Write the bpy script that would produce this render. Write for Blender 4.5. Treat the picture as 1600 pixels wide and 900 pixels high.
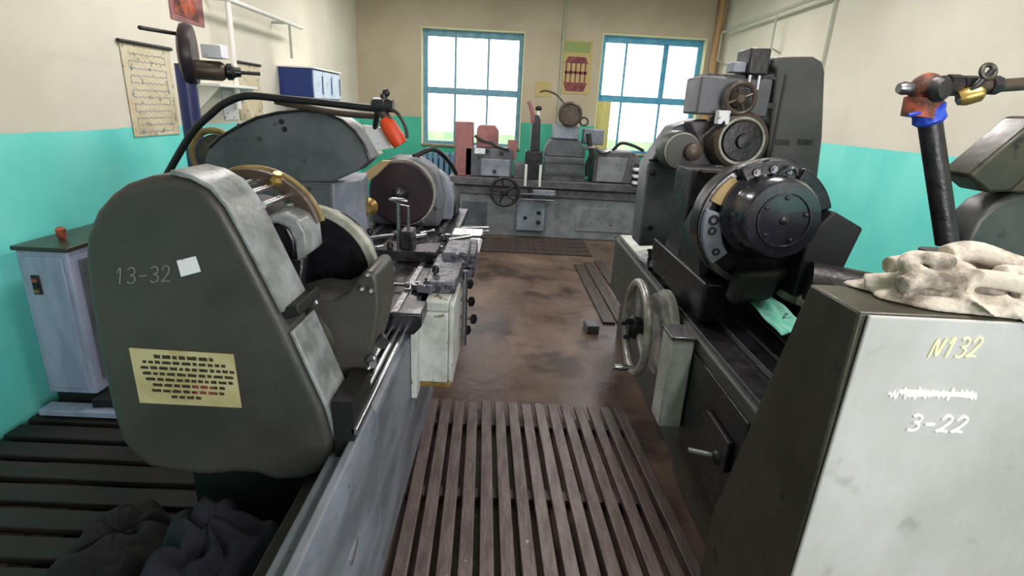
import bpy, bmesh, math, random
from math import pi, sin, cos, radians, atan2, sqrt
from mathutils import Vector, Matrix
for o in list(bpy.data.objects): bpy.data.objects.remove(o)
S = bpy.context.scene
COL = S.collection
random.seed(7)

# ------------------------------------------------------------------ camera
F = 842.0; EYE = 1.65
PITCH, ROLL, YAW = radians(18.3), radians(3.0), radians(-0.9)
def rotz(v, a): return Vector((v[0]*cos(a)-v[1]*sin(a), v[0]*sin(a)+v[1]*cos(a), v[2]))
fwd = rotz((0, cos(PITCH), -sin(PITCH)), YAW); up0 = rotz((0, sin(PITCH), cos(PITCH)), YAW); rt0 = rotz((1, 0, 0), YAW)
rt = rt0*cos(ROLL)+up0*sin(ROLL); up = up0*cos(ROLL)-rt0*sin(ROLL)
EYEP = Vector((0, 0, EYE))
cam_d = bpy.data.cameras.new('camera'); cam = bpy.data.objects.new('camera', cam_d); COL.objects.link(cam)
cam_d.sensor_width = 36; cam_d.lens = F/1600*36; cam_d.clip_start = 0.05; cam_d.clip_end = 300
M3 = Matrix((rt, up, -fwd)).transposed()
cam.matrix_world = Matrix.Translation(EYEP) @ M3.to_4x4()
S.camera = cam
def at(px, py, Y):            # the real point at depth Y seen at this pixel of the photograph
    d = fwd+rt*((px-800)/F)-up*((py-450)/F); return EYEP+d*(Y/d.y)
def atx(px, py, X):
    d = fwd+rt*((px-800)/F)-up*((py-450)/F); return EYEP+d*(X/d.x)

# ------------------------------------------------------------------ light
XL, XR, YB, YF, ZC = -2.24, 2.9, 8.3, -2.4, 3.25
w = bpy.data.worlds.new('sky'); S.world = w; w.use_nodes = True
bgn = w.node_tree.nodes['Background']; bgn.inputs[0].default_value = (0.97, 0.95, 1.0, 1); bgn.inputs[1].default_value = 3.0
S.view_settings.view_transform = 'Standard'; S.view_settings.look = 'None'
S.view_settings.gamma = 1; S.view_settings.use_curve_mapping = False
S.view_settings.exposure = 0.25
def area(name, loc, rot, sx, sy, power, col=(1, 1, 1), portal=False):
    l = bpy.data.lights.new(name, 'AREA'); l.shape = 'RECTANGLE'; l.size = sx; l.size_y = sy; l.energy = power; l.color = col
    o = bpy.data.objects.new(name, l); COL.objects.link(o); o.location = loc; o.rotation_euler = rot
    if portal: l.cycles.is_portal = True
    return o
W1 = (-1.33, 0.13, 1.08, 2.69); W2 = (1.22, 2.70, 1.08, 2.73)      # back wall window openings (x0,x1,z0,z1)
area('window_portal', (-0.6, YB+0.2, 1.88), (radians(-90), 0, 0), 1.46, 1.6, 1, portal=True)
area('window_portal', (1.96, YB+0.2, 1.9), (radians(-90), 0, 0), 1.46, 1.62, 1, portal=True)
ADDED_REARW = [(0.9, 2.3)]
for x0, x1 in ADDED_REARW:            # unseen window light added behind the camera to fill forward-facing sides
    area('rear_fill', ((x0+x1)/2, YF+0.02, 1.95), (radians(90), 0, 0), x1-x0, 1.6, 85, (1, 0.93, 0.96))
ADDED_LAMPS = [(1.4, 1.2), (-1.1, 3.6), (1.5, 3.8), (-1.0, 6.3), (1.5, 6.3)]  # unseen lamps added under the ceiling to fill the room with light
ADDED_LAMP_POWER = 31

# ------------------------------------------------------------------ materials
def srgb(r, g, b):
    f = lambda c: (c/255/12.92) if c/255 <= 0.04045 else ((c/255+0.055)/1.055)**2.4
    return (f(r), f(g), f(b), 1)
def mat(name, col, rough=0.5, metal=0.0, col2=None, scale=6, detail=6, lo=0.42, hi=0.62, bump=0.0, bscale=40, spec=0.5, streak=None, coat=0.0, speck=None, speckscale=60, spd=0.66):
    m = bpy.data.materials.new(name); m.use_nodes = True; nt = m.node_tree; N = nt.nodes; L = nt.links
    b = N['Principled BSDF']
    b.inputs['Roughness'].default_value = rough; b.inputs['Metallic'].default_value = metal
    b.inputs['Specular IOR Level'].default_value = spec; b.inputs['Coat Weight'].default_value = coat
    b.inputs['Base Color'].default_value = srgb(*col)
    tc = N.new('ShaderNodeTexCoord'); src = tc.outputs['Object']
    if streak:
        mp = N.new('ShaderNodeMapping'); mp.inputs['Scale'].default_value = streak; L.new(src, mp.inputs[0]); src = mp.outputs[0]
    last = None
    if col2:
        no = N.new('ShaderNodeTexNoise'); no.inputs['Scale'].default_value = scale; no.inputs['Detail'].default_value = detail; no.inputs['Roughness'].default_value = 0.65
        L.new(src, no.inputs['Vector'])
        r = N.new('ShaderNodeValToRGB'); r.color_ramp.elements[0].position = lo; r.color_ramp.elements[1].position = hi
        r.color_ramp.elements[0].color = srgb(*col); r.color_ramp.elements[1].color = srgb(*col2)
        L.new(no.outputs[0], r.inputs[0]); last = r.outputs[0]
        mr = N.new('ShaderNodeMapRange'); mr.inputs['From Min'].default_value = 0.3; mr.inputs['From Max'].default_value = 0.7
        mr.inputs['To Min'].default_value = max(0, rough-0.1); mr.inputs['To Max'].default_value = min(1, rough+0.15)
        L.new(no.outputs[0], mr.inputs[0]); L.new(mr.outputs[0], b.inputs['Roughness'])
    if speck:
        n2 = N.new('ShaderNodeTexNoise'); n2.inputs['Scale'].default_value = speckscale; n2.inputs['Detail'].default_value = 3
        L.new(tc.outputs['Object'], n2.inputs['Vector'])
        r2 = N.new('ShaderNodeValToRGB'); r2.color_ramp.elements[0].position = spd; r2.color_ramp.elements[1].position = spd+(0.12 if speckscale < 12 else 0.05)
        r2.color_ramp.elements[0].color = (0, 0, 0, 1); r2.color_ramp.elements[1].color = (1, 1, 1, 1)
        L.new(n2.outputs[0], r2.inputs[0])
        mx = N.new('ShaderNodeMix'); mx.data_type = 'RGBA'; L.new(r2.outputs[0], mx.inputs[0])
        if last: L.new(last, mx.inputs[6])
        else: mx.inputs[6].default_value = srgb(*col)
        mx.inputs[7].default_value = srgb(*speck); last = mx.outputs[2]
    if last: L.new(last, b.inputs['Base Color'])
    if bump:
        n3 = N.new('ShaderNodeTexNoise'); n3.inputs['Scale'].default_value = bscale; n3.inputs['Detail'].default_value = 5
        L.new(src, n3.inputs['Vector'])
        bp = N.new('ShaderNodeBump'); bp.inputs['Strength'].default_value = bump; bp.inputs['Distance'].default_value = 0.01
        L.new(n3.outputs[0], bp.inputs['Height']); L.new(bp.outputs[0], b.inputs['Normal'])
    return m
def wallmat(name, zline, top, low, top2, low2):
    m = mat(name, top, 0.75, bump=0.25, bscale=9); nt = m.node_tree; N = nt.nodes; L = nt.links; b = N['Principled BSDF']
    g = N.new('ShaderNodeNewGeometry'); sp = N.new('ShaderNodeSeparateXYZ'); L.new(g.outputs['Position'], sp.inputs[0])
    no = N.new('ShaderNodeTexNoise'); no.inputs['Scale'].default_value = 1.8; no.inputs['Detail'].default_value = 8; L.new(g.outputs['Position'], no.inputs['Vector'])
    def rr(a, c):
        r = N.new('ShaderNodeValToRGB'); r.color_ramp.elements[0].position = 0.4; r.color_ramp.elements[1].position = 0.65
        r.color_ramp.elements[0].color = srgb(*a); r.color_ramp.elements[1].color = srgb(*c); L.new(no.outputs[0], r.inputs[0]); return r.outputs[0]
    a1, a2 = rr(top, top2), rr(low, low2)
    nl = N.new('ShaderNodeTexNoise'); nl.inputs['Scale'].default_value = 5; L.new(g.outputs['Position'], nl.inputs['Vector'])
    ma = N.new('ShaderNodeMath'); ma.operation = 'MULTIPLY_ADD'; ma.inputs[1].default_value = 0.03; L.new(nl.outputs[0], ma.inputs[0]); L.new(sp.outputs[2], ma.inputs[2])
    gt = N.new('ShaderNodeMath'); gt.operation = 'GREATER_THAN'; gt.inputs[1].default_value = zline+0.015; L.new(ma.outputs[0], gt.inputs[0])
    mx = N.new('ShaderNodeMix'); mx.data_type = 'RGBA'; L.new(gt.outputs[0], mx.inputs[0]); L.new(a2, mx.inputs[6]); L.new(a1, mx.inputs[7])
    L.new(mx.outputs[2], b.inputs['Base Color'])
    rg = N.new('ShaderNodeMapRange'); rg.inputs['To Min'].default_value = 0.38; rg.inputs['To Max'].default_value = 0.8; L.new(gt.outputs[0], rg.inputs[0]); L.new(rg.outputs[0], b.inputs['Roughness'])
    return m
TOP, TOP2 = (216, 212, 196), (200, 196, 178)
M = {
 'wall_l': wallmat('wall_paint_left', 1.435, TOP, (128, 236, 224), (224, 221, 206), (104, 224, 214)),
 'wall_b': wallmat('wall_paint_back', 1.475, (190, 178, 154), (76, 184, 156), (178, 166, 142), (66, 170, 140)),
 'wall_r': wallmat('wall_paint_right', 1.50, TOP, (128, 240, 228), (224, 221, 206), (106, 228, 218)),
 'ceil': mat('ceiling_paint', (205, 200, 185), 0.9),
 'reveal': mat('reveal_paint', (224, 220, 176), 0.7),
 'blue_frame': mat('blue_window_paint', (112, 160, 182), 0.45, col2=(92, 142, 166), scale=9),
 'blue_frame2': mat('bright_blue_window_paint', (84, 164, 198), 0.45, col2=(66, 146, 184), scale=9),
 'sill': mat('sill_wood', (150, 130, 92), 0.5, col2=(120, 100, 66)),
 'cover': mat('dark_grey_green_paint', (54, 52, 49), 0.42, col2=(72, 70, 65), scale=3.2, lo=0.35, hi=0.7, bump=0.12, bscale=60, speck=(38, 36, 28), speckscale=5, spd=0.66),
 'band': mat('pale_grey_paint', (112, 116, 114), 0.32, col2=(146, 152, 154), scale=11, bump=0.15, bscale=50),
 'mgrey': mat('machine_grey_paint', (78, 81, 86), 0.40, col2=(98, 101, 106), scale=4, bump=0.08, bscale=60, speck=(58, 52, 46), speckscale=14, spd=0.66),
 'mlight': mat('light_machine_paint', (118, 124, 136), 0.36, col2=(146, 152, 166), scale=5, bump=0.08),
 'mgreen': mat('far_machine_green_grey', (112, 114, 118), 0.45, col2=(138, 140, 146), scale=4, speck=(70, 66, 58), speckscale=12),
 'mbrown': mat('far_machine_grimy', (76, 72, 78), 0.45, col2=(104, 98, 104), scale=8),
 'mottled': mat('mottled_grey', (92, 94, 104), 0.36, col2=(40, 40, 48), scale=26, lo=.48, hi=.56, speck=(190, 190, 200), speckscale=44, spd=.66),
 'bedface': mat('bed_paint', (88, 94, 102), 0.4, col2=(116, 123, 134), scale=7, streak=(1, 0.4, 1), speck=(52, 50, 46), speckscale=22, spd=0.68),
 'ecab': mat('blue_grey_cabinet_paint', (160, 168, 192), 0.45, col2=(138, 146, 170), scale=5, streak=(2, 2, .5)),
 'cream': mat('cream_control_paint', (188, 196, 192), 0.4, col2=(162, 168, 158), scale=8, speck=(110, 92, 60), speckscale=18, spd=0.66),
 'olive': mat('olive_paint', (50, 50, 38), 0.36, col2=(66, 64, 48), scale=5, bump=0.1, speck=(28, 26, 20), speckscale=12),
 'silver': mat('pale_grey_panel', (176, 176, 172), 0.4, col2=(200, 201, 199), scale=2.4, lo=0.35, hi=0.65, streak=(1, 1, .6), bump=0.05, speck=(150, 148, 140), speckscale=7, spd=0.63),
 'column': mat('dark_column_paint', (62, 66, 64), 0.42, col2=(78, 80, 76), scale=3, speck=(40, 38, 34), speckscale=9),
 'dark': mat('oily_dark_iron', (26, 25, 29), 0.34, col2=(42, 40, 43), scale=12, bump=0.3, bscale=40),
 'black': mat('black_oily_metal', (13, 13, 18), 0.30, col2=(24, 23, 30), scale=8, bump=0.12),
 'void': mat('black_shade_and_parts', (8, 8, 9), 0.6),  # near-black for black parts and for shade painted into hollows
 'steel': mat('ground_steel', (150, 150, 156), 0.26, metal=0.9, col2=(118, 116, 118), scale=14, bump=0.08),
 'chrome': mat('bright_chrome', (200, 200, 206), 0.24, metal=1.0),
 'hubblack': mat('smooth_black_steel', (26, 26, 36), 0.2, col2=(40, 39, 50), scale=5, coat=0.4),
 'handsteel': mat('polished_handwheel', (184, 184, 180), 0.3, metal=0.35, col2=(140, 138, 132), scale=12),
 'plum': mat('dark_plum_disc', (40, 27, 33), 0.42, col2=(52, 36, 42), scale=4),
 'bronze': mat('grimy_bronze', (84, 74, 64), 0.4, metal=0.3, col2=(70, 58, 50), scale=12),
 'brass': mat('yellow_brass', (172, 146, 82), 0.32, metal=0.6, col2=(130, 104, 54), scale=18),
 'yring': mat('yellowed_rim_paint', (150, 132, 84), 0.4, col2=(110, 88, 48), scale=14),
 'rim': mat('pale_rim_paint', (172, 176, 164), 0.38, col2=(140, 140, 126), scale=16),
 'orange': mat('orange_paint', (226, 78, 26), 0.4, col2=(206, 62, 24), scale=8),
 'rust': mat('rust_orange', (190, 92, 62), 0.55, col2=(84, 54, 44), scale=14, lo=.4, hi=.58, bump=0.3),
 'redbrown': mat('faded_red_paint', (158, 104, 102), 0.5, col2=(132, 88, 92), scale=8),
 'bluetape': mat('blue_tape', (22, 52, 190), 0.4, col2=(60, 96, 214), scale=40),
 'bluepost': mat('dark_blue_paint', (38, 42, 96), 0.4, col2=(50, 56, 116), scale=9),
 'bluecab': mat('deep_blue_paint', (26, 50, 118), 0.4),
 'paleblue': mat('pale_blue_door', (164, 190, 214), 0.3, col2=(196, 212, 224), scale=10),
 'radiator': mat('radiator_blue_white', (112, 142, 170), 0.4),
 'paper': mat('yellowed_paper', (214, 206, 178), 0.8, col2=(196, 182, 146), scale=4, speck=(140, 150, 136), speckscale=22, spd=0.6),
 'white': mat('white_paint', (228, 228, 222), 0.4),
 'whitepaper': mat('white_paper', (226, 228, 232), 0.7, speck=(150, 150, 160), speckscale=30, spd=0.62),
 'plaque': mat('plaque_beige', (190, 180, 138), 0.5, col2=(172, 158, 112), scale=9),
 'ink': mat('dark_ink', (58, 48, 36), 0.6),
 'inkred': mat('red_brown_ink', (130, 64, 54), 0.6),
 'chalk': mat('chalk', (250, 250, 244), 0.9),
 'chalkyellow': mat('yellowish_chalk', (246, 244, 206), 0.9),
 'chalkfaint': mat('faint_chalk', (118, 122, 112), 0.9),
 'rag': mat('grey_white_cotton', (204, 196, 182), 0.9, col2=(112, 102, 90), scale=8, lo=0.46, hi=0.62, bump=0.5, bscale=70),
 'ragdark': mat('navy_rag_cloth', (20, 23, 38), 0.95, col2=(34, 34, 44), scale=5, bump=0.5),
 'raggrey': mat('dirty_dark_cloth', (26, 25, 29), 0.95, col2=(38, 35, 37), scale=8, bump=0.5),
 'ragteal': mat('teal_cloth', (104, 200, 176), 0.85, col2=(150, 214, 196), scale=14, streak=(6, 1, 1), speck=(40, 60, 56), speckscale=30),
 'duck': mat('dark_red_wood', (25, 18, 17), 0.6, col2=(42, 26, 22), scale=6, streak=(0.6, 8, 1), bump=0.2),
 'slat': mat('worn_slat_wood', (110, 98, 95), 0.36, col2=(82, 70, 67), scale=5, streak=(6, 1, 3), bump=0.25, bscale=30, speck=(160, 150, 140), speckscale=26, spd=0.72),
 'board': mat('dark_floor_board', (66, 54, 48), 0.5, col2=(48, 38, 34), scale=6, streak=(8, 1, 3)),
 'card': mat('cardboard', (176, 154, 110), 0.8),
 'rubber': mat('black_rubber', (20, 20, 22), 0.5),
 'poster_red': mat('maroon_print', (108, 44, 54), 0.7, col2=(142, 84, 80), scale=16),
 'poster_green': mat('green_print', (140, 156, 96), 0.7),
 'poster_tan': mat('tan_print', (186, 166, 110), 0.7),
 'curtain': mat('yellow_curtain_cloth', (238, 234, 176), 0.8),
 'pipewall': mat('pipe_paint', (170, 176, 160), 0.5),
 'tan': mat('tan_pipe_paint', (176, 140, 92), 0.5),
 'ground': mat('pale_ground', (200, 210, 190), 0.9),
 'hedge': mat('hazy_green', (136, 176, 130), 0.9, col2=(176, 176, 150), scale=3),
}
def floor_mat():
    m = mat('oily_brown_floor', (78, 60, 52), 0.32, col2=(118, 98, 84), scale=1.6, detail=10, lo=0.38, hi=0.66, bump=0.3, bscale=14, speck=(58, 43, 37), speckscale=2.6, spd=0.54)
    return m
M['floor'] = floor_mat()
g = bpy.data.materials.new('window_glass'); g.use_nodes = True; nt = g.node_tree; nt.nodes.clear()
out = nt.nodes.new('ShaderNodeOutputMaterial'); t = nt.nodes.new('ShaderNodeBsdfTransparent'); gl = nt.nodes.new('ShaderNodeBsdfGlossy'); gl.inputs['Roughness'].default_value = 0.05
mxs = nt.nodes.new('ShaderNodeMixShader'); mxs.inputs[0].default_value = 0.05; nt.links.new(t.outputs[0], mxs.inputs[1]); nt.links.new(gl.outputs[0], mxs.inputs[2]); nt.links.new(mxs.outputs[0], out.inputs[0])
M['glass'] = g
e = mat('added_tube_glow', (255, 255, 255), 0.5); e.node_tree.nodes['Principled BSDF'].inputs['Emission Color'].default_value = (1, 1, .95, 1); e.node_tree.nodes['Principled BSDF'].inputs['Emission Strength'].default_value = 3
M['glow'] = e

# ------------------------------------------------------------------ mesh helpers
V = Vector
class MB:
    def __init__(s): s.bm = bmesh.new()
    def mesh(s, vs, fs):
        bv = [s.bm.verts.new(v) for v in vs]
        for f in fs:
            try: s.bm.faces.new([bv[i] for i in f])
            except ValueError: pass
        return s
    def box(s, x0, x1, y0, y1, z0, z1, rz=0, rx=0, ry=0):
        c = V(((x0+x1)/2, (y0+y1)/2, (z0+z1)/2)); R = Matrix.Rotation(rz, 3, 'Z') @ Matrix.Rotation(ry, 3, 'Y') @ Matrix.Rotation(rx, 3, 'X')
        vs = [c+R @ (V((x, y, z))-c) for x in (x0, x1) for y in (y0, y1) for z in (z0, z1)]
        return s.mesh(vs, [(0, 1, 3, 2), (4, 6, 7, 5), (0, 4, 5, 1), (2, 3, 7, 6), (0, 2, 6, 4), (1, 5, 7, 3)])
    def prism(s, pts, axis, a, b, pts2=None):
        pts2 = pts2 or pts
        def mk(p, t):
            if axis == 'y': return V((p[0], t, p[1]))
            if axis == 'x': return V((t, p[0], p[1]))
            return V((p[0], p[1], t))
        n = len(pts); vs = [mk(p, a) for p in pts]+[mk(p, b) for p in pts2]
        return s.mesh(vs, [tuple(range(n)), tuple(range(2*n-1, n-1, -1))]+[(i, (i+1) % n, n+(i+1) % n, n+i) for i in range(n)])
    def lathe(s, c, axis, prof, n=40, cap=True):      # prof: (radius, distance along axis)
        ax = V(axis).normalized(); u = ax.orthogonal().normalized(); v = ax.cross(u); c = V(c)
        vs = []; fs = []
        for r, d in prof:
            for k in range(n):
                a = 2*pi*k/n; vs.append(c+ax*d+(u*cos(a)+v*sin(a))*r)
        for j in range(len(prof)-1):
            for k in range(n): fs.append((j*n+k, j*n+(k+1) % n, (j+1)*n+(k+1) % n, (j+1)*n+k))
        if cap: fs += [tuple(range(n-1, -1, -1)), tuple(range((len(prof)-1)*n, len(prof)*n))]
        return s.mesh(vs, fs)
    def ring(s, c, axis, r0, r1, d0, d1, n=48):        # hollow annulus
        ax = V(axis).normalized(); u = ax.orthogonal().normalized(); v = ax.cross(u); c = V(c); vs = []; fs = []
        for r, d in ((r0, d0), (r1, d0), (r1, d1), (r0, d1)):
            for k in range(n): a = 2*pi*k/n; vs.append(c+ax*d+(u*cos(a)+v*sin(a))*r)
        for j in range(4):
            for k in range(n): fs.append((j*n+k, j*n+(k+1) % n, ((j+1) % 4)*n+(k+1) % n, ((j+1) % 4)*n+k))
        return s.mesh(vs, fs)
    def arc(s, c, r0, r1, a0, a1, y0, y1, n=24):       # annular sector in the XZ plane, extruded along Y
        pts = [(c[0]+r1*cos(a0+(a1-a0)*i/n), c[1]+r1*sin(a0+(a1-a0)*i/n)) for i in range(n+1)]
        pts2 = [(c[0]+r0*cos(a0+(a1-a0)*i/n), c[1]+r0*sin(a0+(a1-a0)*i/n)) for i in range(n+1)]
        for i in range(n): s.prism([pts[i], pts[i+1], pts2[i+1], pts2[i]], 'y', y0, y1)
        bmesh.ops.remove_doubles(s.bm, verts=s.bm.verts, dist=1e-5)
        return s
    def cyl(s, p0, p1, r0, r1=None, n=24):
        p0, p1 = V(p0), V(p1); return s.lathe(p0, p1-p0, [(r0, 0), (r0 if r1 is None else r1, (p1-p0).length)], n)
    def torus(s, c, axis, R, r, n=48, m=12):
        ax = V(axis).normalized(); u = ax.orthogonal().normalized(); v = ax.cross(u); c = V(c); vs = []; fs = []
        for k in range(n):
            a = 2*pi*k/n; d = u*cos(a)+v*sin(a)
            for j in range(m): b = 2*pi*j/m; vs.append(c+d*(R+r*cos(b))+ax*r*sin(b))
        for k in range(n):
            for j in range(m): fs.append((k*m+j, k*m+(j+1) % m, ((k+1) % n)*m+(j+1) % m, ((k+1) % n)*m+j))
        return s.mesh(vs, fs)
    def sphere(s, c, r, sc=(1, 1, 1)):
        m = Matrix.Translation(V(c)) @ Matrix.Diagonal((sc[0], sc[1], sc[2], 1)); bmesh.ops.create_uvsphere(s.bm, u_segments=24, v_segments=14, radius=r, matrix=m); return s
    def tube(s, pts, r, n=10, smooth=True):
        pts = [V(p) for p in pts]
        if smooth and len(pts) > 2:
            q = []
            P = [pts[0]]+pts+[pts[-1]]
            for i in range(1, len(P)-2):
                for t in [k/6 for k in range(6)]:
                    a, b, c, d = P[i-1], P[i], P[i+1], P[i+2]
                    q.append(0.5*((2*b)+(c-a)*t+(2*a-5*b+4*c-d)*t*t+(-a+3*b-3*c+d)*t**3))
            pts = q+[pts[-1]]
        vs = []; fs = []; u = None
        for i, p in enumerate(pts):
            d = (pts[min(i+1, len(pts)-1)]-pts[max(i-1, 0)]).normalized()
            u = d.orthogonal().normalized() if u is None else (u-d*u.dot(d)).normalized()
            v = d.cross(u)
            for k in range(n): a = 2*pi*k/n; vs.append(p+(u*cos(a)+v*sin(a))*r)
        for i in range(len(pts)-1):
            for k in range(n): fs.append((i*n+k, i*n+(k+1) % n, (i+1)*n+(k+1) % n, (i+1)*n+k))
        fs += [tuple(range(n-1, -1, -1)), tuple(range((len(pts)-1)*n, len(pts)*n))]
        return s.mesh(vs, fs)
    def build(s, name, m, parent=None, bevel=0.0, seg=2, smooth=True, angle=35):
        me = bpy.data.meshes.new(name); bmesh.ops.recalc_face_normals(s.bm, faces=s.bm.faces)
        off = ORG.get(parent.name, V((0, 0, 0))) if parent else None
        if off is None or not parent:
            # origin at the base centre of the mesh
            xs = [v.co for v in s.bm.verts]; off = V(((min(c.x for c in xs)+max(c.x for c in xs))/2, (min(c.y for c in xs)+max(c.y for c in xs))/2, min(c.z for c in xs)))
        for v in s.bm.verts: v.co -= off
        s.bm.to_mesh(me); s.bm.free()
        me.materials.append(M[m] if isinstance(m, str) else m)
        if smooth:
            for p in me.polygons: p.use_smooth = True
            me.set_sharp_from_angle(angle=radians(angle))
        o = bpy.data.objects.new(name, me); COL.objects.link(o)
        if parent: o.parent = parent
        else: o.location = off
        ORG[o.name] = off
        if bevel:
            b = o.modifiers.new('bevel', 'BEVEL'); b.width = bevel; b.segments = seg; b.limit_method = 'ANGLE'; b.angle_limit = radians(35)
        return o
ORG = {}
def tag(o, label, cat, group=None):
    o['label'] = label; o['category'] = cat
    if group: o['group'] = group
    return o
def thing(name, loc, label, cat, group=None):
    o = bpy.data.objects.new(name, None); COL.objects.link(o); o.location = loc; o.empty_display_size = 0.1; ORG[o.name] = V(loc)
    return tag(o, label, cat, group)
def struct(o): o['kind'] = 'structure'; return o
def handwheel(parent, c, axis, R, r, spokes, m='steel', hubm='dark', handle=True, ha=-2.0, hl=0.09):
    ax = V(axis).normalized(); u = ax.orthogonal().normalized(); v = ax.cross(u); c = V(c)
    b = MB(); b.torus(c, ax, R-r, r)
    for k in range(spokes):
        a = 2*pi*k/spokes+0.4; d = u*cos(a)+v*sin(a); b.cyl(c-ax*0.01, c+d*(R-r), r*0.85, r*0.6, 10)
    w_ = b.build('handwheel', m, parent)
    MB().lathe(c-ax*0.03, ax, [(R*.2, 0), (R*.24, 0.015), (R*.24, 0.05), (R*.14, 0.075)], 20).build('hub', hubm, w_)
    if handle:
        d = u*cos(ha)+v*sin(ha); p = c+d*(R-r)
        MB().lathe(p, ax, [(r*.5, 0), (r*.7, .02), (r*1.0, hl*.5), (r*.75, hl*.85), (r*.9, hl)], 14).build('handle', 'chrome', w_)
    return w_
def heap(name, m, c, rx, ry, h, seed, rz=0, twist=3.0, folds=5, label=None, amp=0.35):
    rnd = random.Random(seed); ph = [rnd.uniform(0, 6.28) for _ in range(6)]; nr, na = 34, 96; vs = []; fs = []
    from mathutils import noise
    for i in range(nr+1):
        r = i/nr
        for k in range(na):
            a = 2*pi*k/na
            edge = 1+0.16*sin(3*a+ph[0])+0.10*sin(5*a+ph[1])+0.06*sin(9*a+ph[2])
            sw = a*folds+twist*r*4+1.2*sin(2*a+ph[3])
            fold = (abs(sin(sw*0.5))**0.7)
            nz = noise.noise(V((cos(a)*r*2.4+seed, sin(a)*r*2.4, 1.3)))
            z = h*((1-r**2.4))*(0.62+amp*fold*(0.3+r)+0.45*nz)+0.012*sin(a*11+ph[4])*r*(r < .999)+0.004
            x = cos(a)*r*rx*edge; y = sin(a)*r*ry*edge
            vs.append(V(c)+V((x*cos(rz)-y*sin(rz), x*sin(rz)+y*cos(rz), max(z, 0.004))))
    for i in range(nr):
        for k in range(na): fs.append((i*na+k, (i+1)*na+k, (i+1)*na+(k+1) % na, i*na+(k+1) % na))
    b = MB(); b.mesh(vs, fs); base = [V((v.x, v.y, c[2]+.001)) for v in vs[nr*na:]]
    b.mesh(vs[nr*na:]+base, [tuple((k, (k+1) % na, na+(k+1) % na, na+k)) for k in range(na)])
    bmesh.ops.remove_doubles(b.bm, verts=b.bm.verts, dist=1e-4)
    return b.build(name, m, None, angle=80)

# ------------------------------------------------------------------ room
struct(MB().box(XL-.3, XR+.3, YF-.3, YB+.3, -0.2, 0).build('floor', 'floor', smooth=False))
struct(MB().box(XL-.3, XR+.3, YF-.3, YB+.3, ZC, ZC+.2).build('ceiling', 'ceil', smooth=False))
struct(MB().box(XL-.2, XL, YF, YB, 0, ZC).build('wall_left', 'wall_l', smooth=False))
struct(MB().box(XR, XR+.2, YF, YB, 0, ZC).build('wall_right', 'wall_r', smooth=False))
def wall_holes(name, m, y0, y1, holes, x0=XL, x1=XR):
    b = MB(); x = x0
    for (a, c, z0, z1) in holes:
        b.box(x, a, y0, y1, 0, ZC); b.box(a, c, y0, y1, 0, z0); b.box(a, c, y0, y1, z1, ZC); x = c
    b.box(x, x1, y0, y1, 0, ZC)
    return struct(b.build(name, m, smooth=False))
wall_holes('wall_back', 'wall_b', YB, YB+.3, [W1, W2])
wall_holes('wall_front', 'wall_l', YF-.3, YF, [(a, c, 1.1, 2.8) for a, c in ADDED_REARW])
struct(MB().box(-40, 40, YB+.3, 60, -1.0, -0.9).build('ground', 'ground', smooth=False))
tag(MB().box(-12, 14, 16, 18, -.9, .95).build('hedge', 'hedge'), 'pale hazy green hedge outdoors seen low through the windows', 'hedge')
def window(n, W, fm, cols, zt, casement=False):
    x0, x1, z0, z1 = W; y0, y1 = YB+.12, YB+.18
    root = bpy.data.objects.new('window_%d' % n, None); COL.objects.link(root); root.location = ((x0+x1)/2, YB, z0); ORG[root.name] = V(root.location); struct(root)
    b = MB(); t = .075
    b.box(x0, x0+t, y0, y1, z0, z1).box(x1-t, x1, y0, y1, z0, z1).box(x0+t, x1-t, y0, y1, z0, z0+.07).box(x0+t, x1-t, y0, y1, z1-.10, z1).box(x0+t, x1-t, y0-.01, y1, zt-.05, zt+.04)
    b.build('window_frame', fm, root, bevel=.006)
    b = MB()
    for i, cx in enumerate(cols):
        ww = .035 if (casement and i == len(cols)-1) else .014
        b.box(cx-ww, cx+ww, y0+.01, y1-.01, zt+.04, z1-.10)
        b.box(cx-.014, cx+.014, y0+.01, y1-.01, z0+.07, zt-.05)
    b.build('mullions', fm, root, bevel=.003)
    MB().box(x0+t, x1-t, y0+.03, y0+.034, z0+.07, z1-.1).build('pane', 'glass', root, smooth=False)
    MB().box(x0-.001, x1+.001, YB-.03, y0, z0-.001, z0+.025).build('window_sill', 'sill', root, bevel=.004)
    b = MB(); b.box(x0, x0+.012, YB-.006, y0, z0+.025, z1).box(x1-.012, x1, YB-.006, y0, z0+.025, z1).box(x0+.012, x1-.012, YB-.006, y0, z1-.012, z1)
    b.build('reveal', 'reveal', root, smooth=False)
window(1, W1, 'blue_frame', [-0.855, -0.38], 1.87)
window(2, W2, 'blue_frame2', [1.60, 2.17], 1.88, True)
for i, (a, c) in enumerate(ADDED_REARW):  # frame of the added, unseen window around the rear fill light
    b = MB(); b.box(a, a+.07, YF-.18, YF-.12, 1.1, 2.8).box(c-.07, c, YF-.18, YF-.12, 1.1, 2.8).box(a+.07, c-.07, YF-.18, YF-.12, 1.1, 1.17).box(a+.07, c-.07, YF-.18, YF-.12, 2.72, 2.8).box((a+c)/2-.03, (a+c)/2+.03, YF-.18, YF-.12, 1.17, 2.72)
    struct(b.build('window_%d' % (i+3), 'blue_frame', bevel=.005))
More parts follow.
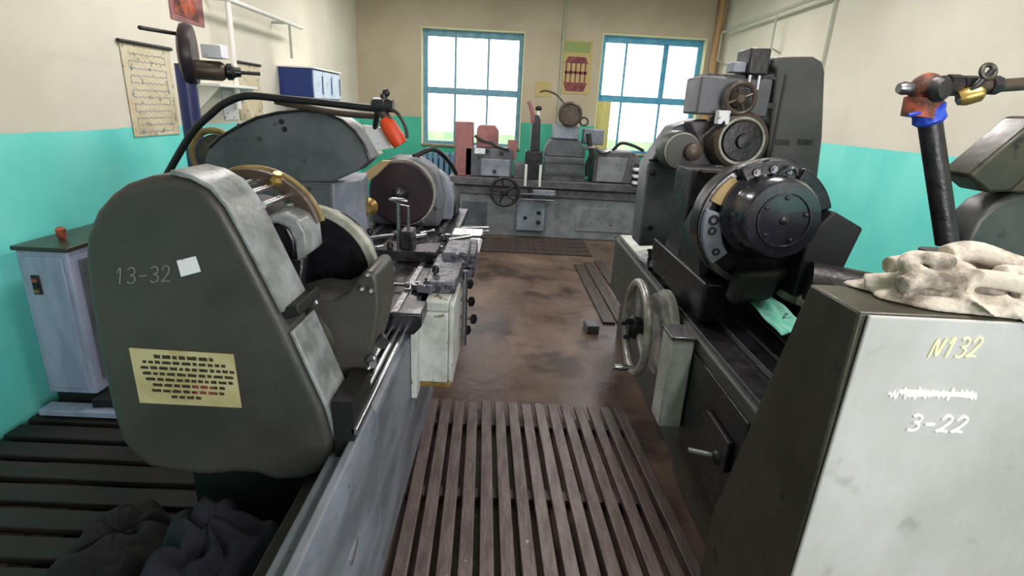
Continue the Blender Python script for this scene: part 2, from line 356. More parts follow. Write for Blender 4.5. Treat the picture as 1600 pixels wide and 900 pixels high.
for i, (x, y) in enumerate(ADDED_LAMPS):
    t = thing('added_ceiling_lamp', (x, y, ZC-.2), 'added unseen fluorescent ceiling lamp above the '+['near right', 'middle left', 'middle right', 'far left', 'far right'][i]+' part of the workshop', 'ceiling lamp', 'added fluorescent ceiling lamps')
    MB().prism([(x-.08, ZC-.06), (x+.08, ZC-.06), (x+.05, ZC), (x-.05, ZC)], 'y', y-.6, y+.6).build('housing', 'white', t)
    MB().cyl((x, y-.58, ZC-.09), (x, y+.58, ZC-.09), .02).build('tube', 'glow', t)
    area('added_lamp_light', (x, y, ZC-.14), (0, 0, 0), .3, 1.2, ADDED_LAMP_POWER, (1, .92, .90))
# pipes on the walls and in the corner
tag(MB().cyl((XR-.10, YB-.09, 0), (XR-.10, YB-.09, ZC), .045).build('heating_pipe', 'tan'), 'tan painted vertical heating pipe in the back right corner', 'pipe')
px_ = at(880, 60, YB).x
tag(MB().cyl((px_, YB-.02, 1.5), (px_, YB-.02, ZC), .014, n=10).build('conduit_pipe', 'pipewall'), 'thin pale green vertical conduit on the back wall between the windows', 'pipe')
b = MB(); p0 = atx(1130, 50, XR-.12); p1 = atx(1240, 8, XR-.12)
b.cyl(p0, (p0.x, 5.2, p0.z), .018, n=12)
t = thing('wall_rail', (XR-.1, 6.5, 2.3), 'pale pipe rail with hangers high on the right wall', 'rail')
b.build('rail', 'pipewall', t)
for y in (6.4, 8.0):
    MB().tube([(XR-.12, y, p0.z), (XR-.12, y, p0.z-.35), (XR-.005, y, p0.z-.4)], .012, smooth=False).build('hanger', 'pipewall', t)
q = atx(1305, 5, XR-.02)
tag(MB().cyl((XR-.02, q.y, 0.9), (XR-.02, q.y, ZC), .012, n=10).build('electrical_cable', 'pipewall'), 'thin vertical cable on the right wall beside the tall dark column', 'cable')
# left wall rail: white pipe with two drops
t = thing('wall_rail', (XL+.1, 4.9, 1.85), 'white pipe rail with drops high on the left wall', 'rail')
z = 2.28
MB().cyl((XL+.16, 4.15, z+.02), (XL+.16, 5.75, z+.02), .019, n=12).build('rail', 'white', t)
MB().tube([(XL+.16, 4.32, z), (XL+.16, 4.32, 1.55)], .02, smooth=False).build('post', 'white', t)
MB().tube([(XL+.16, 5.45, z), (XL+.16, 5.45, 2.0)], .012, smooth=False).build('hanger', 'pipewall', t)
for y in (4.32, 5.45): MB().cyl((XL+.001, y, z+.02), (XL+.16, y, z+.02), .012, n=10).build('bracket', 'pipewall', t)
t = thing('wall_shelf', (XL+.1, 4.3, 1.55), 'white framed shelf bracket under the rail on the left wall', 'shelf')
MB().box(XL+.001, XL+.2, 4.0, 4.6, 1.70, 1.72).build('shelf_board', 'white', t, bevel=.002)
for y in (4.04, 4.56): MB().prism([(XL+.001, 1.52), (XL+.001, 1.70), (XL+.18, 1.70)], 'y', y-.008, y+.008).build('bracket', 'white', t)
# posters
def sheet(name, y0, y1, z0, z1, m, label, cat, rod=True, tilt=0):
    t = thing(name, (XL, (y0+y1)/2, z0), label, cat)
    MB().prism([(y0, z0+tilt), (y1, z0-tilt), (y1, z1-tilt), (y0, z1+tilt)], 'x', XL+.004, XL+.008).build('paper', m, t, smooth=False)
    if rod: MB().cyl((XL+.012, y0-.02, z1+.005+tilt), (XL+.012, y1+.02, z1+.005-tilt), .011, n=8).build('rod', 'rubber', t)
    return t
t = sheet('wall_chart', 3.32, 3.78, 1.385, 1.905, 'paper', 'yellowed paper chart with black top rod on the left wall', 'chart')
b = MB()
pp = []
for i in range(12):
    zz = 1.85-i*.040; ys = [3.37+.012*k for k in range(30)]
    if i % 2: ys.reverse()
    for k, y in enumerate(ys): pp.append(V((XL+.0078, y, zz+(.006 if k % 2 else -.006)*(1 if (k*7+i*5) % 9 > 3 else .2))))
b.tube(pp, .0022, 5, smooth=False)
b.build('printed_text', 'mlight', t, smooth=False)
sheet('wall_chart', 4.66, 5.08, 1.46, 1.90, 'paper', 'smaller cream chart hanging beyond the brown belt guard on the left wall', 'chart')
sheet('notice_sheet', 4.40, 4.62, 1.46, 1.68, 'whitepaper', 'pale bluish notice sheet below the shelf bracket on the left wall', 'paper', rod=False)
t = sheet('orange_placard', 3.86, 4.26, 2.10, 2.60, 'redbrown', 'faded orange placard high above the brown belt guard', 'placard', rod=False)
b = MB(); b.prism([(3.9, 2.14), (4.2, 2.12), (4.14, 2.3), (4.06, 2.58), (3.95, 2.4)], 'x', XL+.008, XL+.011).build('print', 'rust', t, smooth=False)

# wall cabinet, blue with pale front
t = thing('wall_cabinet', (-2.08, 5.92, 1.645), 'small deep blue wall cabinet with pale blue doors on the left wall', 'cabinet')
MB().box(-2.238, -1.925, 5.50, 6.36, 1.645, 1.925).build('body', 'bluecab', t, bevel=.006)
MB().box(-2.238, -1.90, 5.48, 6.38, 1.925, 1.94).build('top', 'white', t, bevel=.003)
for i in range(3):
    y = 5.52+i*.28
    d = MB().box(-1.925, -1.912, y, y+.265, 1.66, 1.915).build('door', 'paleblue', t, bevel=.003)
    MB().box(-1.912, -1.905, y+.235, y+.25, 1.70, 1.87).build('handle', 'bluecab', d)
# pedestal drill with the brown belt guard in front of the left wall
gx, gy = at(291, 85, 3.2).x, 3.2
t = thing('pedestal_grinder', (gx, gy, 0), 'blue pillar machine with dark brown round belt guard near left wall', 'machine')
pc = at(291, 85, gy); pb = at(296, 160, gy)
MB().cyl((pb.x, gy, .04), (pb.x, gy, pc.z-.05), .05, n=24).build('column', 'bluepost', t)
MB().box(pb.x-.13, pb.x+.13, gy-.18, gy+.18, 0, .05).build('base', 'bluepost', t, bevel=.01)
ga = V((.93, .36, 0)).normalized(); g0 = V((pc.x-.03, gy, pc.z))
MB().lathe(g0, ga, [(.12, 0), (.155, .015), (.16, .04), (.15, .07)], 40).build('belt_guard', 'plum', t)
m0 = g0+ga*.06+V((0, 0, -.075))
MB().lathe(m0, ga, [(.05, 0), (.052, .02), (.052, .13), (.04, .15)], 28).build('motor', 'bronze', t)
q = m0+V((.10, .03, .10)); MB().box(q.x-.05, q.x+.06, q.y-.04, q.y+.04, q.z-.035, q.z+.035).build('terminal_box', 'whitepaper', t, bevel=.004)
MB().lathe(m0+ga*.15, ga, [(.025, 0), (.045, .01), (.045, .035), (.028, .05), (.024, .08)], 20).build('chuck', 'black', t)
MB().cyl(m0+ga*.22, m0+ga*.33, .01).build('spindle', 'dark', t)
MB().cyl(at(218, 43, 2.85), g0+V((-.0, 0, .10)), .010, n=10).build('lever', 'rubber', t)

# back wall things
def backsheet(name, pxs, m, label, parts=()):
    a = at(pxs[0], pxs[1], YB-.005); c = at(pxs[2], pxs[3], YB-.005)
    t = thing(name, ((a.x+c.x)/2, YB, c.z), label, 'poster' if 'poster' in name or 'calendar' in name else 'paper')
    MB().box(a.x, c.x, YB-.008, YB-.003, c.z, a.z).build('sheet', m, t, smooth=False)
    return t, a, c
t, a, c = backsheet('calendar_poster', (880, 62, 920, 148), 'poster_tan', 'maroon lantern print calendar hanging between the windows')
cx = (a.x+c.x)/2; zt = a.z; h = a.z-c.z; w_ = c.x-a.x
MB().box(cx-w_*.42, cx+w_*.42, YB-.011, YB-.008, zt-h*.22, zt-.02).build('header_print', 'poster_green', t, smooth=False)
b = MB(); b.prism([(cx-.12, zt-.30*h), (cx+.12, zt-.30*h), (cx+.17, zt-.42*h), (cx-.17, zt-.42*h)], 'y', YB-.013, YB-.008)
for k in range(5): b.box(cx-.15+k*.068, cx-.13+k*.068, YB-.013, YB-.008, zt-.78*h, zt-.42*h)
b.box(cx-.16, cx+.16, YB-.013, YB-.008, zt-.62*h, zt-.57*h)
b.prism([(cx-.17, zt-.78*h), (cx+.17, zt-.78*h), (cx+.13, zt-.95*h), (cx-.13, zt-.95*h)], 'y', YB-.013, YB-.008)
b.build('lantern_print', 'poster_red', t, smooth=False)
backsheet('note_sheet', (838, 127, 860, 152), 'poster_tan', 'small tan note pinned on the back wall right of the first window')
# curtain in window 2
b = MB(); n = 40; vs = []; fs = []
for i in range(n+1):
    x = 1.24+.2*i/n; yy = YB+.06+.018*sin(i*1.2)
    vs += [V((x, yy, 1.12)), V((x, yy, 1.83)), V((x, yy+.003, 1.12)), V((x, yy+.003, 1.83))]
for i in range(n): fs += [(4*i, 4*i+4, 4*i+5, 4*i+1), (4*i+2, 4*i+3, 4*i+7, 4*i+6)]
b.mesh(vs, fs); tag(b.build('curtain', 'curtain'), 'narrow yellow curtain at the left side of the right window', 'curtain')
# radiator
a = at(652, 236, YB-.1); c = at(706, 300, YB-.1)
t = thing('radiator', (a.x+.5, YB-.08, .12), 'blue white ribbed radiator under the left window', 'radiator')
for k in range(13): MB().box(a.x+k*.083, a.x+k*.083+.06, YB-.16, YB-.04, .16, a.z).build('section', 'radiator', t, bevel=.018, seg=3)
b = MB(); b.cyl((a.x-.05, YB-.10, a.z-.08), (a.x+1.1, YB-.10, a.z-.08), .02).cyl((a.x-.05, YB-.10, .24), (a.x+1.1, YB-.10, .24), .02)
b.box(a.x, a.x+.06, YB-.14, YB-.06, 0, .17).box(a.x+.95, a.x+1.01, YB-.14, YB-.06, 0, .17)
b.build('header_pipe', 'radiator', t)

# ------------------------------------------------------------------ far machine across the back
t = thing('crankshaft_grinder', (.5, 7.6, 0), 'long grey green grinding machine across the back under the windows', 'machine')
Y0 = 7.25
MB().prism([(-.68, 0), (1.72, 0), (1.80, .12), (1.80, .56), (-.78, .56), (-.78, .12)], 'y', Y0, Y0+.62).build('base', 'mgreen', t, bevel=.012)
MB().box(-.62, -.28, Y0-.012, Y0, .14, .46).build('access_panel', 'mgrey', t, bevel=.004)
MB().box(.93, 1.70, Y0-.012, Y0, .12, .44).build('cover_panel', 'mgreen', t, bevel=.004)
MB().box(-.8, 1.82, Y0-.03, Y0+.5, .56, .66).build('bed', 'mbrown', t, bevel=.008)
MB().box(-.8, 1.82, Y0-.06, Y0+.44, .68, .78).build('table', 'mbrown', t, bevel=.008)
MB().box(-.75, 1.78, Y0-.035, Y0+.2, .66, .68).build('way', 'dark', t)
p = MB().box(.12, .50, Y0-.06, Y0, .10, .50).build('control_panel', 'mlight', t, bevel=.01)
for (x, z, r) in ((.24, .28, .025), (.42, .36, .03), (.42, .23, .03)): MB().lathe((x, Y0-.06, z), (0, -1, 0), [(r, 0), (r, .02), (r*.6, .03)], 16).build('knob', 'dark', p)
handwheel(t, (-.05, Y0-.14, .62), (0, -1, 0), .20, .02, 5, 'dark', 'dark', handle=False)
MB().cyl((-.05, Y0-.14, .62), (-.05, Y0+.02, .62), .03).build('shaft', 'dark', t)
b = MB()
b.cyl((.15, Y0-.10, .60), (.62, Y0-.10, .60), .014).cyl((.15, Y0-.10, .53), (.62, Y0-.10, .53), .014)
b.build('traverse_rod', 'steel', t)
MB().box(.32, .62, Y0-.09, Y0-.03, .57, .66).build('name_plate', 'mlight', t, bevel=.006)
MB().cyl((.28, Y0-.09, .52), (.28, Y0-.09, .70), .014).build('lever', 'dark', t)
# left headstock
MB().box(-.60, .04, Y0+.02, Y0+.40, .78, 1.16).build('headstock', 'mgrey', t, bevel=.02)
b = MB().box(-.47, -.33, Y0+.0, Y0+.02, 1.08, 1.15).build('data_plate', 'whitepaper', t)
MB().box(-.38, .0, Y0+.005, Y0+.02, .80, 1.02).build('front_plate', 'mlight', t, bevel=.01)
for x, z in ((-.20, .86), (-.12, 1.1), (-.30, 1.12)): MB().lathe((x, Y0+.005, z), (0, -1, 0), [(.025, 0), (.02, .03)], 14).build('knob', 'dark', t)
MB().box(-.73, -.50, Y0+.02, Y0+.3, .78, 1.47).build('switch_cabinet', 'redbrown', t, bevel=.012)
MB().prism([(-.45, 1.16), (-.17, 1.16), (-.17, 1.38), (-.22, 1.44), (-.42, 1.44), (-.45, 1.40)], 'y', Y0+.06, Y0+.34).build('drive_housing', 'redbrown', t, bevel=.01)
MB().box(-.04, .08, Y0+.05, Y0+.15, 1.02, 1.27).build('switch_box', 'redbrown', t, bevel=.008)
MB().tube([(-.47, Y0+.04, 1.3), (-.36, Y0+.0, 1.24), (-.25, Y0+.02, 1.22), (-.15, Y0+.03, 1.17), (-.02, Y0+.0, 1.15)], .018).build('cable', 'dark', t)
MB().box(.06, .26, Y0+.02, Y0+.3, .78, .98).build('carriage', 'mbrown', t, bevel=.01)
# dark column of the steady
MB().box(.20, .42, Y0-.03, Y0+.15, .78, 1.15).build('steady_body', 'dark', t, bevel=.01)
MB().prism([(.26, 1.15), (.38, 1.15), (.37, 1.54), (.34, 1.6), (.29, 1.6), (.26, 1.55)], 'y', Y0, Y0+.12).build('steady_column', 'dark', t, bevel=.01)
for x in (.215, .405): MB().cyl((x, Y0-.05, .70), (x, Y0-.05, .98), .018).build('guide_post', 'white', t)
MB().sphere((.335, Y0+.03, 1.68), .04, (1.1, .8, .8)).build('knob', 'rubber', t)
MB().cyl((.335, Y0+.03, 1.58), (.335, Y0+.03, 1.68), .02).build('knob_stem', 'white', t)
MB().tube([(.20, Y0, 1.76), (.24, Y0, 1.68), (.26, Y0, 1.60), (.27, Y0+.02, 1.5)], .028).build('red_hose', 'redbrown', t)
# centre wheelhead
MB().box(.44, 1.0, Y0+.0, Y0+.5, .78, .88).build('slide_base', 'mbrown', t, bevel=.006)
b = MB(); b.box(.44, 1.0, Y0-.015, Y0, .86, .89).box(.44, .98, Y0-.015, Y0, 1.02, 1.05); b.build('wiper_strip', 'steel', t)
MB().box(.45, .98, Y0+.0, Y0+.42, .885, 1.09).build('wheelhead_slide', 'mgrey', t, bevel=.01)
MB().prism([(.45, 1.09), (.98, 1.09), (.98, 1.18), (.90, 1.32), (.52, 1.32), (.46, 1.2)], 'y', Y0+.02, Y0+.4).build('wheelhead', 'mgrey', t, bevel=.015)
MB().box(.54, .88, Y0+.0, Y0+.3, 1.32, 1.50).build('head_cover', 'mlight', t, bevel=.015)
MB().box(.95, 1.22, Y0+.1, Y0+.3, 1.26, 1.46).build('motor_box', 'mlight', t, bevel=.015)
MB().lathe((.74, Y0+.02, 1.63), (0, -1, 0), [(.13, 0), (.155, .01), (.155, .05), (.13, .06), (.12, .045), (.03, .045)], 40).build('round_dial', 'bronze', t)
MB().torus((.93, Y0+.02, 1.55), (0, -1, 0), .05, .014, 24, 8).build('small_handwheel', 'bronze', t)
MB().box(.7, .78, Y0+.02, Y0+.12, 1.48, 1.56).build('dial_mount', 'dark', t)
MB().tube([(.34, Y0+.1, 1.88), (.42, Y0+.1, 1.90), (.55, Y0+.08, 1.86), (.66, Y0+.06, 1.76)], .012).build('spring_lamp_arm', 'bronze', t)
MB().tube([(1.0, Y0+.02, 1.40), (1.03, Y0, 1.26), (1.06, Y0-.02, 1.14), (1.02, Y0, 1.0), (1.04, Y0, .86)], .035).build('flexible_hose', 'rubber', t)
MB().tube([(.95, Y0-.02, 1.22), (1.08, Y0-.04, 1.23), (1.2, Y0-.02, 1.18), (1.3, Y0, 1.20)], .022).build('grey_pipe', 'steel', t)
MB().prism([(1.10, .78), (1.62, .78), (1.72, 1.10), (1.62, 1.20), (1.18, 1.20), (1.10, 1.08)], 'y', Y0+.0, Y0+.42).build('tailstock', 'mbrown', t, bevel=.02)
MB().prism([(1.15, .80), (1.50, .80), (1.55, 1.12), (1.15, 1.12)], 'y', Y0-.015, Y0).build('tailstock_plate', 'mgreen', t, bevel=.006)
for k in range(3): MB().box(1.62, 1.90, Y0-.14, Y0-.02, .80+k*.085, .835+k*.085).build('tool_tray', 'whitepaper', t, bevel=.006)
MB().box(1.64, 1.88, Y0-.03, Y0+.1, .78, 1.05).build('tray_rack', 'dark', t)
b = MB().tube([(1.35, Y0+.1, 1.20), (1.45, Y0+.08, 1.30), (1.6, Y0+.05, 1.28), (1.75, Y0+.05, 1.22)], .02); b.build('tailstock_lever', 'rubber', t)
# wall radiator/boards in front of the machine
for i in range(4):
    tag(MB().box(-.85, 1.05, 6.35+i*.2, 6.52+i*.2, 0, .018, rz=.01*(i-1.5)).build('floor_board', 'board', bevel=.004), ['nearest', 'second nearest', 'third nearest', 'farthest'][i]+' dark floor board lying before the far grinding machine', 'board', 'boards before the far machine')

# ------------------------------------------------------------------ left machine (runs away from the camera)
BX = -.35; BT = .815
t = thing('crankshaft_grinder', (-.65, 2.6, 0), 'grey green grinding machine on the left with rounded belt guard and plaque', 'machine')
LM = t
MB().prism([(-.90, .0), (-.41, .0), (-.41, .16), (BX, .20), (BX, BT-.02), (BX-.03, BT), (-.90, BT)], 'y', 1.37, 4.35).build('bed', 'bedface', t, bevel=.008)
MB().prism([(-.44, .0), (-.41, .0), (-.41, .16), (BX, .20), (BX, BT-.02), (BX-.012, BT), (-.385, BT), (-.385, BT-.05), (-.44, BT-.05)], 'y', .62, 1.37).build('bed_end', 'bedface', t, bevel=.005)
MB().box(-.52, -.44, .62, 1.37, 0, .66).build('inner_ledge', 'cover', t, bevel=.006)
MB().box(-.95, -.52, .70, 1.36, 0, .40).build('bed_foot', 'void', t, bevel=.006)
MB().box(-.90, -.45, 1.352, 1.37, .02, .79).build('shade_sheet', 'void', t)  # black sheet over the bed's front face, stands in for shade
MB().box(-.56, -.525, .66, 1.35, .40, .50).build('inner_rib', 'cover', t, bevel=.006)
b = MB().box(-.86, BX-.035, 1.35, 4.3, BT, BT+.015); b.build('bed_top', 'dark', t)
for x, y0, y1 in ((-.366, 1.2, 3.3), (-.392, 1.30, 1.98), (-.42, 1.36, 1.95)):
    MB().cyl((x, y0, BT+.028), (x, y1, BT+.028), .009, n=14).build('guide_rod', 'chrome', t)
MB().box(-.36, BX+.004, 1.05, 1.14, .56, .575, rz=.1).build('chip', 'chrome', t)
# belt guard
gp = [at(*p, 1.2) for p in [(128, 400), (130, 368), (146, 330), (168, 305), (192, 288), (228, 276), (262, 274), (296, 282), (325, 298), (348, 325), (372, 368), (440, 500), (505, 640), (520, 690), (516, 722), (500, 742), (470, 753), (430, 754), (400, 744), (370, 742), (320, 746), (270, 742), (230, 733), (205, 716), (186, 690), (170, 640), (152, 560), (138, 480)]]
pts = [(p.x, p.z) for p in gp]
cg = MB().prism(pts, 'y', 1.2, 1.34).build('belt_guard', 'cover', t, bevel=.024, seg=6)
# side band in two lengths with a gap, glossy reflection put into its pale colour
def band(i0, i1, name, y0=1.195, y1=1.355, th=.012, fr0=0, fr1=1):
    b = MB(); pp = [V((p[0], 0, p[1])) for p in pts[i0:i1+1]]
    pp[0] = pp[0].lerp(pp[1], fr0); pp[-1] = pp[-2].lerp(pp[-1], fr1)
    vs = []; fs = []
    for i, p in enumerate(pp):
        a = pp[max(i-1, 0)]; c = pp[min(i+1, len(pp)-1)]; d = (c-a).normalized(); n = V((-d.z, 0, d.x)); 
        if n.x < 0: n = -n
        for (k, y) in ((0.001, y0+.01), (th, y0+.01), (th, y1), (0.001, y1)): vs.append(V((p.x+n.x*k, y, p.z+n.z*k)))
    m_ = len(pp)
    for i in range(m_-1):
        for j in range(4): fs.append((4*i+j, 4*i+(j+1) % 4, 4*i+4+(j+1) % 4, 4*i+4+j))
    fs += [(0, 1, 2, 3), (4*m_-1, 4*m_-2, 4*m_-3, 4*m_-4)]
    b.mesh(vs, fs); return b.build(name, 'band', t, bevel=.003)
band(6, 11, 'guard_rim', fr1=.93)
band(11, 13, 'guard_rim', fr0=.14)
# plaque, sticker, chalk
def quad_on_y(name, corners, y, th, m, parent):
    pp = [at(px, py, y) for px, py in corners]
    return MB().prism([(p.x, p.z) for p in pp], 'y', y-th, y).build(name, m, parent, smooth=False)
pl = quad_on_y('plaque', [(203, 543), (365, 553), (378, 636), (220, 628)], 1.198, .004, 'plaque', t)
b = MB(); br = MB(); rr = random.Random(11)
A, B, Cc, D = [at(px, py, 1.194) for px, py in [(203, 543), (365, 553), (378, 636), (220, 628)]]
spans = [(.22, .80), (.10, .90), (.07, .98), (.08, .98), (.10, .97), (.16, .86), (.14, .86), (.32, .62)]
for i, (u0, u1) in enumerate(spans):
    v_ = .13+i*.105; u = u0
    while u < u1:
        l = rr.uniform(.03, .09); u2 = min(u+l, u1)
        hh = .026 if i not in (0,) else .032
        x = u
        while x < u2:      # letter-sized marks inside each word
            x2 = min(x+rr.uniform(.010, .016), u2); h0 = hh*rr.uniform(.7, 1.15)
            q = [A.lerp(B, k).lerp(D.lerp(Cc, k), v) for k, v in ((x, v_-h0), (x2, v_-h0), (x2, v_+hh), (x, v_+hh))]
            (br if (i in (5, 6) and .55 < x < .75) else b).prism([(k.x, k.z) for k in q], 'y', 1.1925, 1.194)
            x = x2+.0035
        u = u2+.022
b.build('plaque_text', 'ink', pl, smooth=False); br.build('plaque_red_text', 'inkred', pl, smooth=False)
st = quad_on_y('sticker', [(277, 407), (306, 400), (314, 424), (284, 432)], 1.198, .003, 'whitepaper', t)
GLYPH = {'1': [[(.2, .7), (.55, 1), (.5, 0)]], '3': [[(.1, .9), (.5, 1), (.85, .85), (.8, .6), (.4, .52), (.85, .4), (.85, .12), (.4, 0), (.05, .1)]],
 '2': [[(.05, .75), (.3, 1), (.75, .95), (.8, .65), (.4, .25), (.0, .02), (.4, .06), (.95, .02)]], '-': [[(.1, .42), (.9, .46)]], 'N': [[(.0, 0), (.15, .95), (.7, .05), (.95, 1)]],
 'Z': [[(.05, .95), (.9, 1), (.4, .55), (.9, .45), (.8, .1), (.1, .02)]]}
def chalk(text, a, b_, hpx, y, m, parent, name='chalk_text', r=.0028, slant=.18):
    P0, P1 = at(*a, y), at(*b_, y); H = (at(a[0], a[1], y)-at(a[0], a[1]+hpx, y)).z; n = len(text); bb = MB()
    for i, ch in enumerate(text):
        for s_ in GLYPH[ch]:
            pp = []
            for gx_, gy_ in s_:
                base = P0.lerp(P1, (i+gx_*.78+.1)/n); pp.append(V((base.x+slant*H*gy_, y+.0005, base.z+H*gy_)))
            bb.tube(pp, r, 6, smooth=len(pp) > 2)
    return bb.build(name, m, parent)
chalk('13-32', (178, 444), (268, 440), 24, 1.198, 'chalkfaint', t, r=.0016)
# upper drum with rods and yellow ring
dc = V((-.71, 0, 1.275))
rod = MB()
for k in range(5):
    a = radians(50+k*17); p = dc+V((cos(a)*.155, 0, sin(a)*.155)); MB().cyl((p.x, 1.34, p.z), (p.x, 1.50, p.z), .009, n=12).build('cage_rod', 'chrome', t)
MB().arc((dc.x, dc.z), .150, .185, radians(14), radians(200), 1.49, 1.535, 30).build('cage_ring', 'bronze', t)
MB().tube([(dc.x+.186*cos(radians(a)), 1.53, dc.z+.186*sin(radians(a))) for a in range(14, 200, 10)], .0075).build('ring_rim', 'yring', t)
MB().lathe((dc.x, 1.30, dc.z), (0, 1, 0), [(.11, 0), (.11, .25)], 36).build('spindle_drum', 'void', t)
kp = at(432, 280, 1.5); MB().lathe((kp.x, 1.5, kp.z-.01), (.3, -.3, 1), [(.018, 0), (.02, .01), (.012, .02), (.012, .03)], 14).build('oil_cap', 'brass', t)
# grey bracket and hood beside the drum
b = MB(); b.prism([(p.x, p.z) for p in [at(*q, 1.44) for q in [(408, 345), (425, 334), (452, 328), (474, 338), (486, 358), (490, 392), (472, 404), (468, 372), (458, 352), (440, 344), (420, 350)]]], 'y', 1.40, 1.52)
b.build('motor_hood', 'band', t, bevel=.008, seg=3)
b = MB(); b.prism([(p.x, p.z) for p in [at(*q, 1.44) for q in [(404, 352), (420, 348), (440, 343), (458, 351), (468, 372), (470, 402), (440, 408), (424, 402)]]], 'y', 1.415, 1.52)
b.build('motor_end', 'black', t, bevel=.012, seg=3)
b = MB(); b.prism([(p.x, p.z) for p in [at(*q, 1.5) for q in [(400, 400), (476, 402), (470, 470), (500, 540), (440, 540)]]], 'y', 1.5, 1.54); b.build('inner_bracket', 'dark', t, bevel=.01)
# black cup guard with pale rim, headstock casting
cc = V((-.625, 1.66, 1.12))
MB().ring((cc.x, cc.y-.02, cc.z), (0, 1, 0), .195, .224, 0, .035).build('chuck_guard', 'rim', t, bevel=.004)
MB().lathe((cc.x, cc.y+.0, cc.z), (0, 1, 0), [(.196, 0), (.20, .10)], 40).build('guard_inside', 'black', t)
hp_ = [at(*q, 1.42) for q in [(430, 475), (480, 462), (520, 466), (545, 455), (560, 434), (576, 420), (590, 424), (594, 440), (597, 480), (588, 530), (574, 575), (548, 625), (430, 632)]]
MB().prism([(p.x, p.z) for p in hp_], 'y', 1.40, 1.60).build('headstock', 'cover', t, bevel=.02, seg=4)
MB().lathe((-.60, 1.39, .98), (0, 1, 0), [(.10, -.0), (.13, .01), (.13, .02)], 36).build('headstock_boss', 'olive', t)
MB().box(-.88, -.50, 1.42, 1.74, BT, .96).build('headstock_foot', 'cover', t, bevel=.01)
q = at(478, 470, 1.30); MB().box(q.x-.028, q.x+.016, 1.215, 1.365, q.z-.014, q.z+.014, ry=-.35).build('latch', 'void', t, bevel=.004)
q = at(487, 464, 1.36); MB().tube([(q.x-.01, 1.362, q.z+.02), (q.x+.002, 1.365, q.z), (q.x+.012, 1.362, q.z-.02)], .006).build('latch_pin', 'chrome', t)
for (px, py) in ((575, 430), (566, 452), (580, 455)): 
    p = at(px, py, 1.37); MB().lathe(p, (.2, -1, .3), [(.009, 0), (.009, .010), (.005, .014)], 6).build('bolt', 'steel', t)
p = at(575, 570, 1.36)
MB().lathe((p.x+.0, 1.40, p.z), (.35, -1, 0), [(.015, 0), (.017, .02), (.011, .028), (.011, .04)], 18).build('stop_knob', 'steel', t)
MB().lathe((p.x+.015, 1.46, p.z+.035), (.35, -1, 0), [(.018, 0), (.018, .03)], 18).build('stop_knob', 'dark', t)
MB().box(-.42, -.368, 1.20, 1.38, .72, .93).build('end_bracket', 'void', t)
# work table with ways
MB().prism([(-.88, BT+.015), (-.33, BT+.015), (-.30, BT+.05), (-.30, BT+.10), (-.88, BT+.10)], 'y', 1.86, 4.1).build('work_table', 'black', t, bevel=.006)
for x in (-.78, -.66, -.54, -.40): MB().box(x-.012, x+.012, 1.86, 4.1, BT+.10, BT+.106).build('table_rib', 'steel', t)
# control box, cream
cb = MB().box(BX+.001, -.215, 1.98, 2.34, .57, .875).build('control_box', 'cream', t, bevel=.006)
MB().box(-.335, -.215, 2.0, 2.34, .875, .915).build('box_cap', 'cream', t, bevel=.006)
MB().box(-.33, -.20, 2.10, 2.55, .915, .965).build('control_head', 'mottled', t, bevel=.008)
MB().box(-.30, -.18, 2.45, 2.72, .93, 1.0).build('valve_body', 'mottled', t, bevel=.01)
MB().box(-.215, -.195, 2.0, 2.32, .56, .90).build('box_door', 'cream', cb, bevel=.006)
MB().box(BX+.001, -.325, 1.90, 1.98, .54, .84).build('side_strip', 'cream', t, bevel=.003)
MB().box(BX+.002, -.20, 1.97, 2.32, .558, .57).build('drip_edge', 'brass', cb)
q = at(703, 466, 2.3)
lv = MB().tube([(q.x, 2.28, q.z), (q.x-.10, 2.22, q.z-.02), (q.x-.24, 2.1, q.z-.06), (q.x-.30, 2.05, q.z-.085)], .009).build('long_lever', 'chrome', t)
MB().sphere((q.x, 2.28, q.z), .028).build('lever_boss', 'dark', lv)
for i, (px, py) in enumerate(((733, 440), (735, 470), (738, 500), (728, 520))):
    p = at(px, py, 2.4); k = MB().cyl((-.21, 2.4+.02*i, p.z), (p.x, 2.4+.02*i, p.z-.01), .009, n=10).build('selector_shaft', 'steel', t)
    MB().lathe((p.x-.01, 2.4+.02*i, p.z-.01), (1, -.2, 0), [(.012, 0), (.024, .006), (.024, .022), (.01, .03)], 16).build('knob', 'black', k)
MB().cyl((-.175, 2.30, .60), (-.175, 2.30, .96), .012, n=12).build('vertical_rod', 'steel', t)
